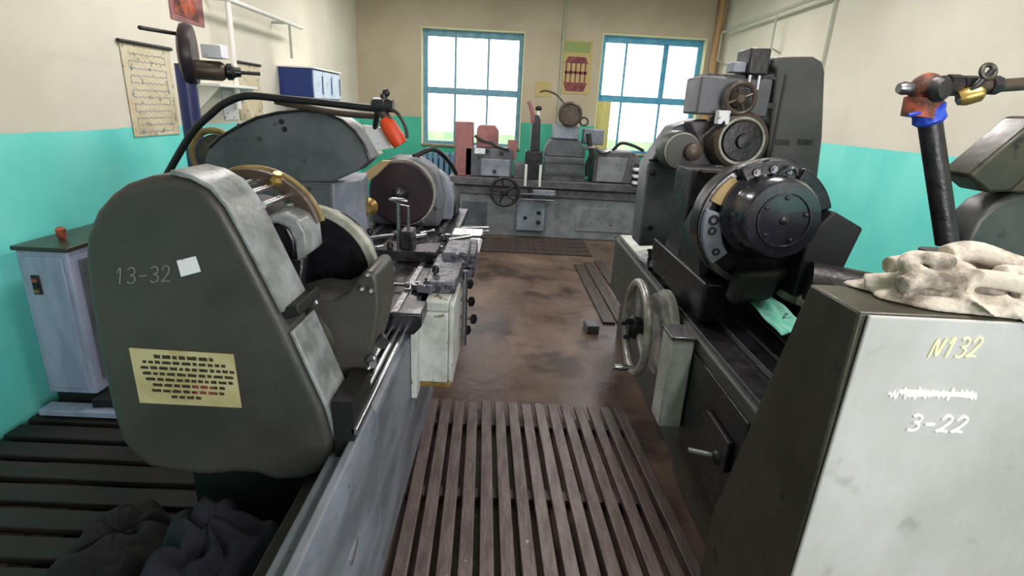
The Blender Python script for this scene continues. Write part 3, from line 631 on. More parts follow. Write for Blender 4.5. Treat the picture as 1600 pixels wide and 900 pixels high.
# table fittings: steady, clamps, scale blocks
b = MB(); b.box(-.62, -.34, 2.55, 2.75, .915, .97).box(-.52, -.46, 2.58, 2.7, .97, 1.06); b.build('steady_base', 'dark', t, bevel=.005)
p = at(622, 312, 2.62)
st_ = MB().cyl((p.x, 2.62, .95), (p.x, 2.62, p.z), .009).build('gauge_post', 'steel', t)
MB().lathe((p.x-.045, 2.62, p.z), (1, 0, -.05), [(.006, 0), (.012, .02), (.012, .07), (.006, .09)], 12).build('gauge_handle', 'chrome', st_)
p2 = at(638, 322, 2.66); MB().tube([(p2.x, 2.66, .95), (p2.x, 2.66, p2.z), (p2.x-.04, 2.66, p2.z)], .008, smooth=False).build('gauge_bracket', 'steel', t)
rr = random.Random(5)
for i in range(34):
    x = rr.uniform(-.74, -.24); y = rr.uniform(1.95, 3.15); s_ = rr.uniform(.012, .032); zb = .921 if x < -.3 else .93
    kind = i % 4
    if kind == 0:
        o_ = MB().box(x-s_, x+s_, y-s_*1.2, y+s_*1.2, zb, zb+s_*1.3, rz=rr.uniform(0, 1.5)).build('clamp_block', ['dark', 'mottled', 'black'][i % 3], t, bevel=.003)
        MB().lathe((x, y, zb+s_*1.3), (0, 0, 1), [(.011, 0), (.011, .012), (.006, .012), (.006, .026)], 6).build('clamp_bolt', 'steel', o_)
    elif kind == 1:
        MB().ring((x, y, zb), (0, 0, 1), s_*.5, s_*1.1, 0, .022, 22).build('spacer_ring', ['mottled', 'steel'][i % 2], t, bevel=.002)
    elif kind == 2:
        a_ = rr.uniform(-.5, 1.2); MB().lathe((x, y, zb+.016), (cos(a_), sin(a_), 0), [(.008, 0), (.013, .01), (.013, .05), (.007, .05), (.007, .11), (.012, .115), (.012, .13)], 12).build('locking_pin', ['steel', 'dark', 'chrome'][i % 3], t)
    else:
        MB().lathe((x, y, zb), (rr.uniform(-.15, .15), rr.uniform(-.15, .15), 1), [(.02, 0), (.02, .01), (.008, .012), (.008, .05), (.016, .055), (.016, .075), (.008, .085)], 12).build('lock_screw', ['black', 'dark', 'steel'][i % 3], t)
for (a_, b2, r) in (((572, 372), (615, 371), .008), ((583, 396), (608, 384), .010), ((632, 372), (665, 368), .010), ((655, 395), (690, 385), .011), ((600, 430), (640, 402), .008), ((700, 375), (735, 372), .010)):
    p, q = at(*a_, 2.7), at(*b2, 2.8); z_ = max(.935, min(p.z, 1.0)); 
    MB().cyl((p.x, 2.7, z_), (q.x, 2.8, z_), r).build('adjusting_rod', 'chrome', t)
# scale plates at the right of the table
MB().box(-.33, -.15, 3.0, 3.35, .86, .925).build('apron_top', 'whitepaper', t, bevel=.006)
MB().box(-.32, -.16, 2.70, 3.05, .80, .93).build('apron_block', 'mottled', t, bevel=.01)
for i in range(5): MB().lathe((-.29+.028*(i % 3), 2.72+.06*i, .93), (0, 0, 1), [(.014, 0), (.014, .015), (.02, .015), (.012, .025)], 14).build('adjusting_knob', ['chrome', 'black'][i % 2], t)
for k in range(2): 
    p = at(725, 352+k*6, 3.6); MB().cyl((p.x-.03, 3.5, p.z), (p.x+.16, 3.7, p.z-.03), .009).build('feed_handle', 'chrome', t)
# far head: plum disc, grey housing, black block
hc = V((-.655, 3.3, 1.13)); r_ = .195
MB().lathe((hc.x, hc.y, hc.z), (0, 1, 0), [(.0, 0), (r_-.01, 0), (r_, .008), (r_, .03)], 56, cap=False).build('faceplate', 'plum', t)
MB().ring((hc.x+.004, hc.y+.03, hc.z), (0, 1, 0), r_-.03, r_+.008, 0, .02).build('faceplate_rim', 'rim', t)
MB().lathe((hc.x, hc.y, hc.z), (0, -1, 0), [(.05, 0), (.045, .03), (.012, .09)], 24).build('center_point', 'dark', t)
MB().prism([(-.86, .915), (-.43, .915), (-.41, 1.1), (-.46, 1.27), (-.58, 1.34), (-.72, 1.34), (-.84, 1.26), (-.87, 1.1)], 'y', 3.36, 3.62).build('far_headstock', 'mgrey', t, bevel=.03, seg=4)
MB().prism([(-.48, .93), (-.37, .93), (-.36, 1.08), (-.40, 1.21), (-.47, 1.26)], 'y', 3.55, 3.66).build('headstock_hood', 'mlight', t, bevel=.015)
MB().prism([(-.80, .915), (-.36, .915), (-.36, 1.02), (-.42, 1.12), (-.78, 1.12)], 'y', 3.72, 4.08).build('tail_block', 'dark', t, bevel=.02)
b = MB()
b.tube([(-.6, 3.45, 1.34), (-.5, 3.6, 1.38), (-.42, 3.75, 1.3), (-.38, 3.9, 1.2)], .016).build('hose', 'black', t)
p = at(582, 262, 3.1); MB().prism([(p.x-.05, p.z-.03), (p.x+.05, p.z+.04), (p.x+.10, p.z+.04), (p.x+.02, p.z-.04), (p.x-.03, p.z-.08)], 'y', 3.1, 3.16).build('yellow_flap', 'card', t)
p = at(578, 322, 3.0); MB().lathe((p.x, 3.0, p.z), (0, -1, 0), [(.045, 0), (.05, .02), (.03, .05)], 24).build('brass_cap', 'brass', t)
# wheelhead behind the bed with the big guard
gp2 = [at(*p, 2.6) for p in [(322, 275), (320, 250), (328, 230), (345, 214), (372, 198), (402, 184), (435, 176), (475, 172), (508, 176), (535, 188), (556, 206), (570, 226), (578, 250), (560, 266), (518, 285), (450, 284), (440, 310), (340, 310)]]
MB().prism([(p.x, p.z) for p in gp2], 'y', 2.6, 2.76).build('wheel_guard', 'mgrey', t, bevel=.008, seg=3)
b = MB(); e_ = [gp2[i] for i in range(2, 13)]
for i in range(len(e_)-1):
    a_, c_ = e_[i], e_[i+1]; b.tube([(a_.x, 2.595, a_.z), (c_.x, 2.595, c_.z)], .007, 8, smooth=False)
b.build('guard_edge', 'dark', t)
b = MB(); e2 = [at(*p, 2.7) for p in [(500, 172), (530, 182), (555, 198), (575, 222), (588, 244), (575, 246), (560, 225), (540, 203), (520, 190)]]
b.prism([(p.x, p.z) for p in e2], 'y', 2.76, 2.86).build('guard_strap', 'rim', t, bevel=.004)
for (px, py) in ((440, 190), (445, 202), (375, 196)): 
    p = at(px, py, 2.6); MB().lathe((p.x, 2.6, p.z), (0, -1, 0), [(.012, 0), (.012, .006), (.008, .012)], 8).build('rivet', 'dark', t)
MB().prism([(-1.45, 2.62), (-.845, 2.62), (-.76, 2.84), (-.80, 3.10), (-1.45, 3.10)], 'z', .60, 1.27).build('wheelhead', 'mlight', t, bevel=.008)
MB().box(-1.46, -.85, 2.605, 2.625, .90, 1.265).build('wheelhead_front', 'mgrey', t, bevel=.005)
MB().box(-1.60, -.905, 2.7, 3.6, .0, .60).build('wheelhead_base', 'mgrey', t, bevel=.01)
fc = at(338, 243, 2.85)
fw = MB().torus((fc.x, 2.85, fc.z), (0, 1, 0), .125, .016, 40, 10).build('flywheel', 'yring', t)
MB().lathe((fc.x, 2.86, fc.z), (0, 1, 0), [(.105, 0), (.11, .05)], 32).build('flywheel_web', 'bronze', fw)
# coolant pipe
PY = 2.35
pp = [at(*p, PY) for p in [(215, 360), (260, 275), (300, 208), (330, 178), (352, 161), (385, 150), (440, 154), (500, 160), (590, 170)]]
cp = MB().tube(pp, .015, 12).build('coolant_pipe', 'rubber', t)
pp = [at(*p, PY+.03) for p in [(430, 158), (500, 172), (540, 178), (590, 182)]]
MB().tube(pp, .013, 10).build('second_pipe', 'bronze', cp)
p = at(600, 165, PY); k = MB().lathe((p.x-.05, PY, p.z), (1, 0, 0), [(.022, 0), (.03, .01), (.032, .05), (.026, .055), (.026, .09)], 20); k.cyl((p.x, PY, p.z), (p.x, PY, p.z+.045), .015); k.sphere((p.x+.01, PY, p.z+.05), .016); k.build('valve', 'dark', cp)
p = at(600, 185, PY); q = at(626, 226, PY)
MB().lathe(p, q-p, [(.024, 0), (.034, .03), (.036, (q-p).length*.8), (.030, (q-p).length)], 24).build('nozzle', 'orange', cp)
MB().cyl(at(590, 165, PY), at(612, 195, PY), .02).build('nozzle_joint', 'bronze', cp)
MB().tube([at(608, 170, PY-.03), at(622, 178, PY-.03), at(634, 200, PY-.03), at(636, 216, PY-.03)], .007).build('nozzle_hose', 'dark', cp)
MB().prism([(p_.x, p_.z) for p_ in [at(565, 195, PY+.05), at(600, 200, PY+.05), at(612, 232, PY+.05), at(588, 236, PY+.05)]], 'y', PY+.05, PY+.09).build('splash_shield', 'whitepaper', cp, bevel=.004)
MB().cyl(at(590, 172, PY), at(586, 200, PY+.06), .012).build('shield_bracket', 'dark', cp)

# cardboard on the end of the left table
p = at(742, 372, 3.5)
tag(MB().prism([(p_.x, p_.z) for p_ in [at(728, 368, 3.45), at(752, 362, 3.45), at(748, 380, 3.45), at(734, 400, 3.45)]], 'y', 3.44, 3.455).build('cardboard_piece', 'card', bevel=.001), 'small tan cardboard flap at the end of the left machine table', 'cardboard')

# electrical cabinet far left
t = thing('electrical_cabinet', (-2.0, 2.6, .20), 'narrow blue grey steel cabinet by the left wall beside the belt guard', 'cabinet')
MB().box(-2.13, -1.905, 2.27, 2.95, .27, .965).build('body', 'ecab', t, bevel=.008)
MB().box(-2.14, -1.895, 2.26, 2.96, .965, .985).build('top', 'olive', t, bevel=.004)
MB().box(-2.105, -1.93, 2.262, 2.272, .30, .94).build('door', 'ecab', t, bevel=.004)
MB().box(-1.905, -1.897, 2.32, 2.9, .33, .92).build('side_panel', 'mgrey', t, bevel=.003)
q = at(58, 445, 2.26); MB().box(q.x-.018, q.x+.018, 2.254, 2.262, q.z-.045, q.z+.045).build('switch_plate', 'dark', t, bevel=.003)
for k in range(3): MB().box(q.x-.010, q.x+.010, 2.248, 2.254, q.z-.035+k*.025, q.z-.02+k*.025).build('switch', ['brass', 'rubber', 'rust'][k], t)
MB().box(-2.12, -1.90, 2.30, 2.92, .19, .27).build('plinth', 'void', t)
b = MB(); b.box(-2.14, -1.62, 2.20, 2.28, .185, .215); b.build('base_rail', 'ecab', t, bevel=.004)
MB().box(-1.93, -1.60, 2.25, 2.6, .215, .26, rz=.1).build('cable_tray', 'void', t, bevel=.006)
q = at(75, 366, 2.45); tag(MB().lathe((-2.02, 2.4, .985), (0, 0, 1), [(.012, 0), (.02, .02), (.02, .05), (.01, .06)], 12).build('red_cap', 'rust'), 'small rust red cap on top of the blue grey cabinet', 'cap')

# dark duckboard platform on the left
t = thing('duckboard_platform', (-1.55, 1.9, 0), 'dark reddish wooden platform on the floor at the lower left', 'platform')
R8 = radians(-9)
for k in range(13):
    y = .75+k*.13
    MB().box(-2.18, -.96, y, y+.095, .145, .175, rz=R8 if False else -.0).build('plank', 'duck', t, bevel=.006)
for x in (-2.1, -1.55, -1.05): MB().box(x-.04, x+.04, .7, 2.42, 0, .145).build('bearer', 'duck', t)

# rags under the belt guard and grey boxes
o_ = heap('navy_rag', 'ragdark', (-.74, 1.13, .402), .20, .20, .22, 4, .2, 2.5, 4); tag(o_, 'crumpled navy blue rag lying in the dark hollow under the belt guard', 'rag')
o_ = heap('dark_rag', 'raggrey', (-1.22, 1.42, .18), .17, .2, .16, 9, .3, 2, 4); tag(o_, 'dark grimy cloth heap on the platform left of the navy rag', 'rag')

# ------------------------------------------------------------------ floor grate
t = thing('duckboard', (.2, 2.0, 0), 'worn wooden slatted duckboard on the floor between the machines', 'duckboard')
NS = 15; x0f, x1f, yf = -.372, .70, 2.72; x0n, x1n, yn = -.318, .80, 1.30
rr = random.Random(2)
for k in range(NS):
    a0 = x0f+(x1f-x0f)*k/(NS-1)*.985; b0 = x0n+(x1n-x0n)*k/(NS-1)*.985; w0 = .027; yy = yf+rr.uniform(-.012, .012)
    yb = yn if b0 < .66 else 1.50; b0 = b0+(a0-b0)*(yb-yn)/(yf-yn)
    MB().prism([(b0-w0, yb), (b0+w0, yb), (a0+w0, yy), (a0-w0, yy)], 'z', .035, .062).build('slat', 'slat', t, bevel=.004)
for y in (2.55, 1.98, 1.48):
    MB().box(-.39, .68, y-.03, y+.03, 0, .035, rz=-.0).build('batten', 'board', t)
# boards along the right machine
for i, (x, y0, y1) in enumerate(((.98, 4.1, 6.0), (1.12, 4.1, 6.1), (.86, 4.15, 5.9))):
    tag(MB().box(x-.05, x+.05, y0, y1, 0, .02, rz=.03).build('floor_board', 'board', bevel=.004), ['middle', 'right', 'left'][i]+' long dark board on the floor beyond the right machine bed', 'board', 'boards beyond the right machine')
q = at(950, 508, 3.25)
tag(MB().box(.66, .76, 3.92, 4.06, 0, .07, rz=.1).build('wooden_block', 'mgrey', bevel=.008), 'small grey block on the floor behind the big handwheel', 'block')

# ------------------------------------------------------------------ right machine
RX = .81; RT = .80
t = thing('crankshaft_grinder', (1.1, 2.8, 0), 'dark grinding machine on the right with black faceplate and big handwheel', 'machine')
MB().prism([(.90, 0), (1.45, 0), (1.45, RT), (RX+.03, RT), (RX, RT-.02), (RX, .40), (.90, .30)], 'y', 1.48, 3.92).build('bed', 'column', t, bevel=.008)
MB().prism([(.93, RT), (1.42, RT), (1.42, RT+.12), (1.20, RT+.10), (.96, RT+.025), (.93, RT+.02)], 'y', 1.48, 3.0).build('table', 'black', t, bevel=.004)
for x, z in ((1.0, .845), (1.07, .872), (1.14, .893), (1.23, .92)): MB().cyl((x, 1.5, z-.002), (x, 2.9, z-.002), .007, n=8).build('way_rib', 'dark', t)
for x in (RX+.02, .94): MB().cyl((x, 1.5, RT+(.004 if x < .9 else .024)), (x, 3.85 if x < .9 else 2.9, RT+(.004 if x < .9 else .024)), .005, n=8).build('edge_rail', 'steel', t)
MB().box(RX+.03, 1.10, 3.15, 3.90, RT, RT+.012).build('end_cover', 'rim', t, bevel=.003)
MB().box(RX+.005, .92, 3.0, 3.2, RT+.012, RT+.03, rz=.1).build('gib_plate', 'steel', t)
# lower dark housing
MB().box(.87, 1.44, 1.50, 2.25, .0, .62).build('sump_housing', 'olive', t, bevel=.01)
MB().box(.80, .82, 1.50, 2.26, .34, .735).build('oily_panel', 'black', t, bevel=.006)
MB().box(.78, .80, 1.56, 1.78, .50, .62).build('valve_block', 'dark', t, bevel=.006)
MB().box(RX+.022, .935, 1.5, 3.1, RT, RT+.003).build('bed_top', 'dark', t)
for (px, py, L_) in ((1150, 648, .10),):
    p = at(px, py, 1.6); k = MB().cyl((.80, 1.62, .52), (.69, 1.66, .52), .011).build('lower_lever', 'steel', t); MB().sphere((.79, 1.62, .52), .03).build('lever_boss', 'dark', k)
p = at(1130, 515, 1.9)
# handwheel and its collar
hwc = V((.665, 2.48, .655))
hw = handwheel(t, hwc, (-1, 0, 0), .245, .021, 3, 'handsteel', 'black', handle=False)
MB().lathe((.805, hwc.y-.06, hwc.z+.0), (-1, 0, 0), [(.20, 0), (.215, .01), (.215, .035), (.195, .045), (.195, .065), (.15, .075)], 48).build('graduated_collar', 'handsteel', t)
MB().cyl((.66, hwc.y, hwc.z), (.82, hwc.y, hwc.z), .035).build('wheel_shaft', 'steel', t)
hp = hwc+V((0, -.09, -.175))
MB().lathe(hp, (-1, -.1, 0), [(.009, 0), (.009, .03), (.014, .04), (.018, .08), (.012, .10), (.016, .12)], 16).build('crank_handle', 'chrome', hw)
for k in range(3):
    a = 2*pi*k/3; MB().lathe(hwc+V((-.03, cos(a)*.05, sin(a)*.05)), (-1, 0, 0), [(.012, 0), (.012, .03), (.006, .035)], 10).build('locking_knob', 'black', hw)
MB().box(.70, .798, 2.04, 2.17, .37, .785).build('control_box', 'cream', t, bevel=.008)
MB().box(.694, .80, 2.03, 2.18, .785, .80).build('box_lid', 'steel', t, bevel=.003)
# carriage + dark box behind the faceplate
MB().box(.84, 1.36, 2.15, 3.02, RT+.02, 1.0).build('carriage', 'black', t, bevel=.012)
MB().box(.865, 1.20, 2.60, 2.86, .96, 1.425).build('rear_slide', 'dark', t, bevel=.008)
MB().box(1.0, 1.06, 2.575, 2.60, .96, 1.40).build('slide_strip', 'mlight', t, bevel=.004)
MB().box(.90, 1.14, 2.56, 2.60, 1.415, 1.43).build('slide_lip', 'steel', t)
# faceplate head
FC = V((1.0, 2.10, 1.265))
MB().prism([(.86, .93), (1.34, .93), (1.34, 1.15), (1.2, 1.38), (1.06, 1.44), (.92, 1.36), (.84, 1.15)], 'y', 2.24, 2.58).build('work_head', 'black', t, bevel=.03, seg=3)
MB().lathe(FC, (0, 1, 0), [(.215, 0), (.25, .0), (.252, .04), (.24, .06), (.24, .12), (.2, .14)], 64).build('faceplate', 'black', t, bevel=.002)
MB().ring(FC, (0, -1, 0), .222, .246, 0, .008).build('faceplate_rim', 'steel', t)
hb = MB().lathe(FC+V((-.012, -.02, .05)), (.02, -1, .03), [(.17, 0), (.17, .03), (.150, .05), (.148, .145), (.136, .165), (.02, .17)], 56).build('hub', 'hubblack', t)
MB().torus(FC+V((-.009, -.191, .056)), (.02, -1, .03), .095, .003, 48, 6).build('hub_ring', 'dark', hb)
for a in (0.3, 1.6, 2.6, 3.9, 5.2):
    MB().lathe(FC+V((-.009+.08*cos(a), -.186, .056+.08*sin(a))), (0, -1, 0), [(.008, 0), (.008, .006), (.004, .008)], 6).build('hub_bolt', 'dark', hb)
MB().lathe(FC+V((-.009, -.186, .056)), (0, -1, 0), [(.018, 0), (.016, .01), (.007, .014)], 20).build('hub_center', 'dark', hb)
b = MB().arc((FC.x, FC.z), .165, .238, radians(166), radians(222), FC.y-.035, FC.y-.008, 14).build('counterweight', 'mlight', t, bevel=.003)
for a, r in ((175, .020), (187, .016), (212, .015)):
    p = FC+V((cos(radians(a))*.202, -.035, sin(radians(a))*.202)); MB().ring(p, (0, -1, 0), r*.55, r, 0, .006, 20).build('bolt_hole', 'void', b)
MB().arc((FC.x, FC.z), .17, .236, radians(128), radians(158), FC.y-.03, FC.y-.008, 10).build('index_plate', 'card', t, bevel=.003)
MB().arc((FC.x, FC.z), .165, .262, radians(70), radians(124), FC.y-.06, FC.y+.0, 12).build('jaw_block', 'dark', t, bevel=.008)
MB().arc((FC.x, FC.z), .165, .255, radians(20), radians(66), FC.y-.05, FC.y+.0, 12).build('jaw_block', 'black', t, bevel=.008)
for a in (80, 96, 112):
    p = FC+V((cos(radians(a))*.225, -.06, sin(radians(a))*.225)); MB().lathe(p, (0, -1, 0), [(.014, 0), (.014, .014), (.008, .014), (.008, .022)], 6).build('jaw_bolt', 'steel', t)
MB().tube([(1.00, 2.02, 1.475), (1.03, 2.0, 1.50), (1.06, 2.02, 1.475)], .006).build('lifting_eye', 'steel', t)
# hood to the right of the hub
MB().prism([(1.14, 1.0), (1.30, 1.09), (1.345, 1.29), (1.22, 1.35), (1.14, 1.25)], 'y', 2.0, 2.3).build('splash_hood', 'void', t, bevel=.01)
MB().ring((1.22, 2.34, 1.18), (0, 1, 0), .17, .215, 0, .03).build('rear_ring', 'olive', t)
MB().cyl((1.15, 1.95, 1.09), (1.72, 1.75, 1.06), .075, .06, 28).build('work_shaft', 'dark', t)
MB().prism([(.90, .95), (1.06, .98), (1.10, 1.12), (.92, 1.10)], 'y', 2.0, 2.10).build('lower_shield', 'void', t, bevel=.03, seg=3)
# chrome handle and clutter on front of the table
p, q = at(1050, 418, 2.35), at(1092, 446, 2.30)
MB().lathe(V((.875, 2.55, .86)), V((.10, -.22, -.0)), [(.012, 0), (.022, .02), (.022, .19), (.014, .21)], 18).build('feed_cylinder', 'mlight', t)
rr = random.Random(8)
for i in range(14):
    x = rr.uniform(.85, .95); y = rr.uniform(2.55, 3.15)
    MB().lathe((x, y, RT+.01), (rr.uniform(-.2, .2), rr.uniform(-.2, .2), 1), [(.016, 0), (.016, .04), (.010, .045), (.010, .075), (.016, .08), (.014, .09)], 10).build('table_knob', ['black', 'dark', 'chrome'][i % 3], t)
# upper wheelhead with slanted left side
WY = 3.25
pts_ = [at(*p, WY) for p in [(998, 385), (1012, 258), (1054, 198), (1090, 186), (1200, 190), (1215, 380)]]
MB().prism([(p.x, p.z) for p in pts_], 'y', WY, WY+.22).build('wheelhead', 'mgrey', t, bevel=.012)
a_, c_ = at(1096, 118, WY-.2), at(1198, 184, WY-.2)
tb = MB().box(a_.x, c_.x, WY-.2, WY+.05, c_.z, a_.z).build('top_housing', 'mgrey', t, bevel=.012)
MB().box(a_.x+.04, c_.x+.02, WY-.18, WY+.04, a_.z, a_.z+.015).build('housing_lid', 'dark', tb)
p = at(1040, 250, WY-.01); MB().box(at(1012, 262, WY).x, at(1066, 262, WY).x, WY-.012, WY, p.z-.012, p.z).build('trim_strip', 'dark', t)
for (px, py) in ((1020, 270), (1040, 242), (1016, 355)): p = at(px, py, WY); MB().lathe((p.x, WY, p.z), (0, -1, 0), [(.018, 0), (.018, .01), (.01, .014)], 14).build('bolt', 'dark', t)
p = at(1160, 221, 2.95); m1 = MB().lathe((p.x+.01, 3.24, p.z), (0, -1, 0), [(.15, 0), (.155, .02), (.155, .22), (.145, .25), (.125, .26), (.12, .245), (.05, .245)], 48).build('drive_pulley', 'bronze', t)
MB().torus((p.x+.01, 2.985, p.z), (0, -1, 0), .118, .008, 40, 8).build('pulley_rim', 'rim', m1)
MB().lathe((p.x+.01, 2.995, p.z), (0, -1, 0), [(.105, 0), (.10, .02), (.04, .022), (.035, .05), (.015, .052)], 32).build('pulley_hub', 'dark', m1)
p = at(1072, 238, 2.95); MB().lathe((p.x+.01, 3.24, p.z), (0, -1, 0), [(.10, 0), (.105, .02), (.105, .17), (.09, .2)], 40).build('side_motor', 'column', t)
MB().torus((p.x+.01, 3.05, p.z), (0, -1, 0), .092, .006, 40, 8).build('motor_rim', 'rim', t)
MB().lathe((p.x+.06, 3.08, p.z), (0, -1, 0), [(.05, 0), (.045, .08), (.02, .09)], 24).build('motor_coupling', 'bronze', t)
p = at(1156, 154, 3.0); sw = MB().torus((p.x, 2.99, p.z), (0, -1, 0), .075, .014, 36, 8); sw.lathe((p.x, 3.05, p.z), (0, -1, 0), [(.05, 0), (.045, .05), (.02, .07)], 20)
for k in range(4): a = k*pi/2+.4; sw.cyl((p.x, 2.99, p.z), (p.x+.075*cos(a), 2.99, p.z+.075*sin(a)), .008, n=8)
sw.build('small_handwheel', 'bronze', t)
p = at(1131, 182, 2.97); MB().box(p.x-.03, p.x+.03, 2.96, 3.02, p.z-.04, p.z+.03).build('white_tag', 'whitepaper', t, bevel=.004)
MB().prism([(p_.x, p_.z) for p_ in [at(1085, 190, 3.05), at(1190, 190, 3.05), at(1190, 262, 3.05), at(1085, 262, 3.05), at(1100, 225, 3.05)]], 'y', 3.12, 3.26).build('pulley_bracket', 'mbrown', t, bevel=.01)
b = MB(); b.tube([at(1100, 215, 3.0), at(1118, 200, 2.98), at(1132, 190, 2.97)], .014); b.build('tension_rod', 'dark', t)
MB().cyl(at(1068, 262, 2.9), at(1128, 262, 2.9), .012).build('cross_bar', 'chrome', t)
# tall dark column at the back
CY = 3.1
cpts = [at(*p, CY) for p in [(1215, 330), (1213, 110), (1205, 105), (1207, 92), (1215, 88), (1272, 88), (1286, 96), (1290, 112), (1286, 215), (1276, 300), (1272, 400)]]
lowz = .0
poly = [(cpts[0].x, .2)]+[(p.x, p.z) for p in cpts[1:-1]]+[(cpts[-2].x, .2)]
MB().prism(poly, 'y', CY, CY+.32).build('electrical_column', 'column', t, bevel=.02, seg=3)
p = at(1216, 180, CY); MB().box(p.x-.006, p.x+.006, CY-.006, CY+.002, 1.45, 1.9).build('column_seam', 'dark', t)
for (px, py) in ((1200, 165), (1222, 222), (1258, 222)): p = at(px, py, CY); MB().box(p.x-.04, p.x+.04, CY-.006, CY+.002, p.z-.014, p.z+.014).build('vent', 'dark', t)
p = at(1178, 96, CY-.02); MB().box(p.x-.05, p.x+.06, CY-.08, CY+.1, p.z-.07, p.z+.06).build('junction_box', 'dark', t, bevel=.01)
MB().box(p.x-.12, p.x-.05, CY-.06, CY+.04, p.z-.06, p.z-.01).build('terminal_block', 'mlight', t, bevel=.005)
for dx in (-.02, .03): MB().cyl((p.x+dx, CY-.05, p.z-.14), (p.x+dx, CY-.05, p.z-.07), .01).build('cable_gland', 'chrome', t)
MB().box(1.05, 1.44, 3.0, 3.8, 0, .85).build('column_base', 'column', t, bevel=.01)

# cloths on the right machine
b = MB(); n = 26; vs = []; fs = []
c4 = [V((1.03, 2.28, 0)), V((1.0, 1.78, 0)), V((1.09, 1.76, 0)), V((1.13, 2.28, 0))]
for i in range(n+1):
    for j in range(13):
        p = c4[0].lerp(c4[3], j/12).lerp(c4[1].lerp(c4[2], j/12), i/n)
        z = .925+(p.x-1.0)*.25+.012+.005*sin(j*.9+.2*i)+.003*sin(i*.6+j)
        vs.append(V((p.x, p.y, z)))
for i in range(n):
    for j in range(12): a = i*13+j; fs.append((a, a+1, a+14, a+13))
b.mesh(vs, fs); o_ = b.build('teal_rag', 'ragteal'); sm = o_.modifiers.new('thick', 'SOLIDIFY'); sm.thickness = .004
tag(o_, 'teal and white striped rag lying on the right machine table', 'rag')
o_ = heap('paper_rag', 'rag', (1.24, 1.98, .975), .08, .16, .11, 21, .4, 1.2, 3); tag(o_, 'crumpled off white rag beside the teal rag under the faceplate hub', 'rag')

# ------------------------------------------------------------------ foreground cabinet, right
t = thing('machine_cabinet', (1.2, 1.15, 0), 'big pale grey steel cabinet with chalk numbers at the lower right', 'cabinet')
MB().prism([(1.008, 0), (1.008, 1.30), (1.195, 1.30), (1.44, .42), (1.44, 0)], 'x', .712, 1.75).build('body', 'olive', t, bevel=.006)
MB().prism([(.703, 0), (1.76, 0), (1.76, 1.297), (.728, 1.297)], 'y', .998, 1.008).build('front_panel', 'silver', t, bevel=.004)  # front panel coloured much paler than the body
fy = .9965
chalk('N132', (1448, 558), (1526, 558), 30, fy, 'chalkyellow', t, r=.0030, slant=.15)
chalk('3-22', (1412, 672), (1506, 676), 24, fy, 'chalk', t, r=.0036, slant=.15)
b = MB(); rr = random.Random(4); P0, P1 = at(1388, 614, fy), at(1526, 618, fy)
pp = []
for i in range(46):
    k = i/45; base = P0.lerp(P1, k); pp.append(V((base.x, fy+.0008, base.z+.010*sin(i*2.6)+rr.uniform(-.006, .006))))
b.tube(pp, .0026, 6)
b.tube([P0.lerp(P1, .12)+V((0, .002, .004)), P0.lerp(P1, .5)+V((0, .002, .003)), P0.lerp(P1, .97)+V((0, .002, -.003))], .0050, 6)
b.tube([P0.lerp(P1, .2)+V((0, .002, -.004)), P0.lerp(P1, .6)+V((0, .002, .0)), P0.lerp(P1, .95)+V((0, .002, .003))], .0050, 6)
b.build('chalk_scribble', 'chalk', t)
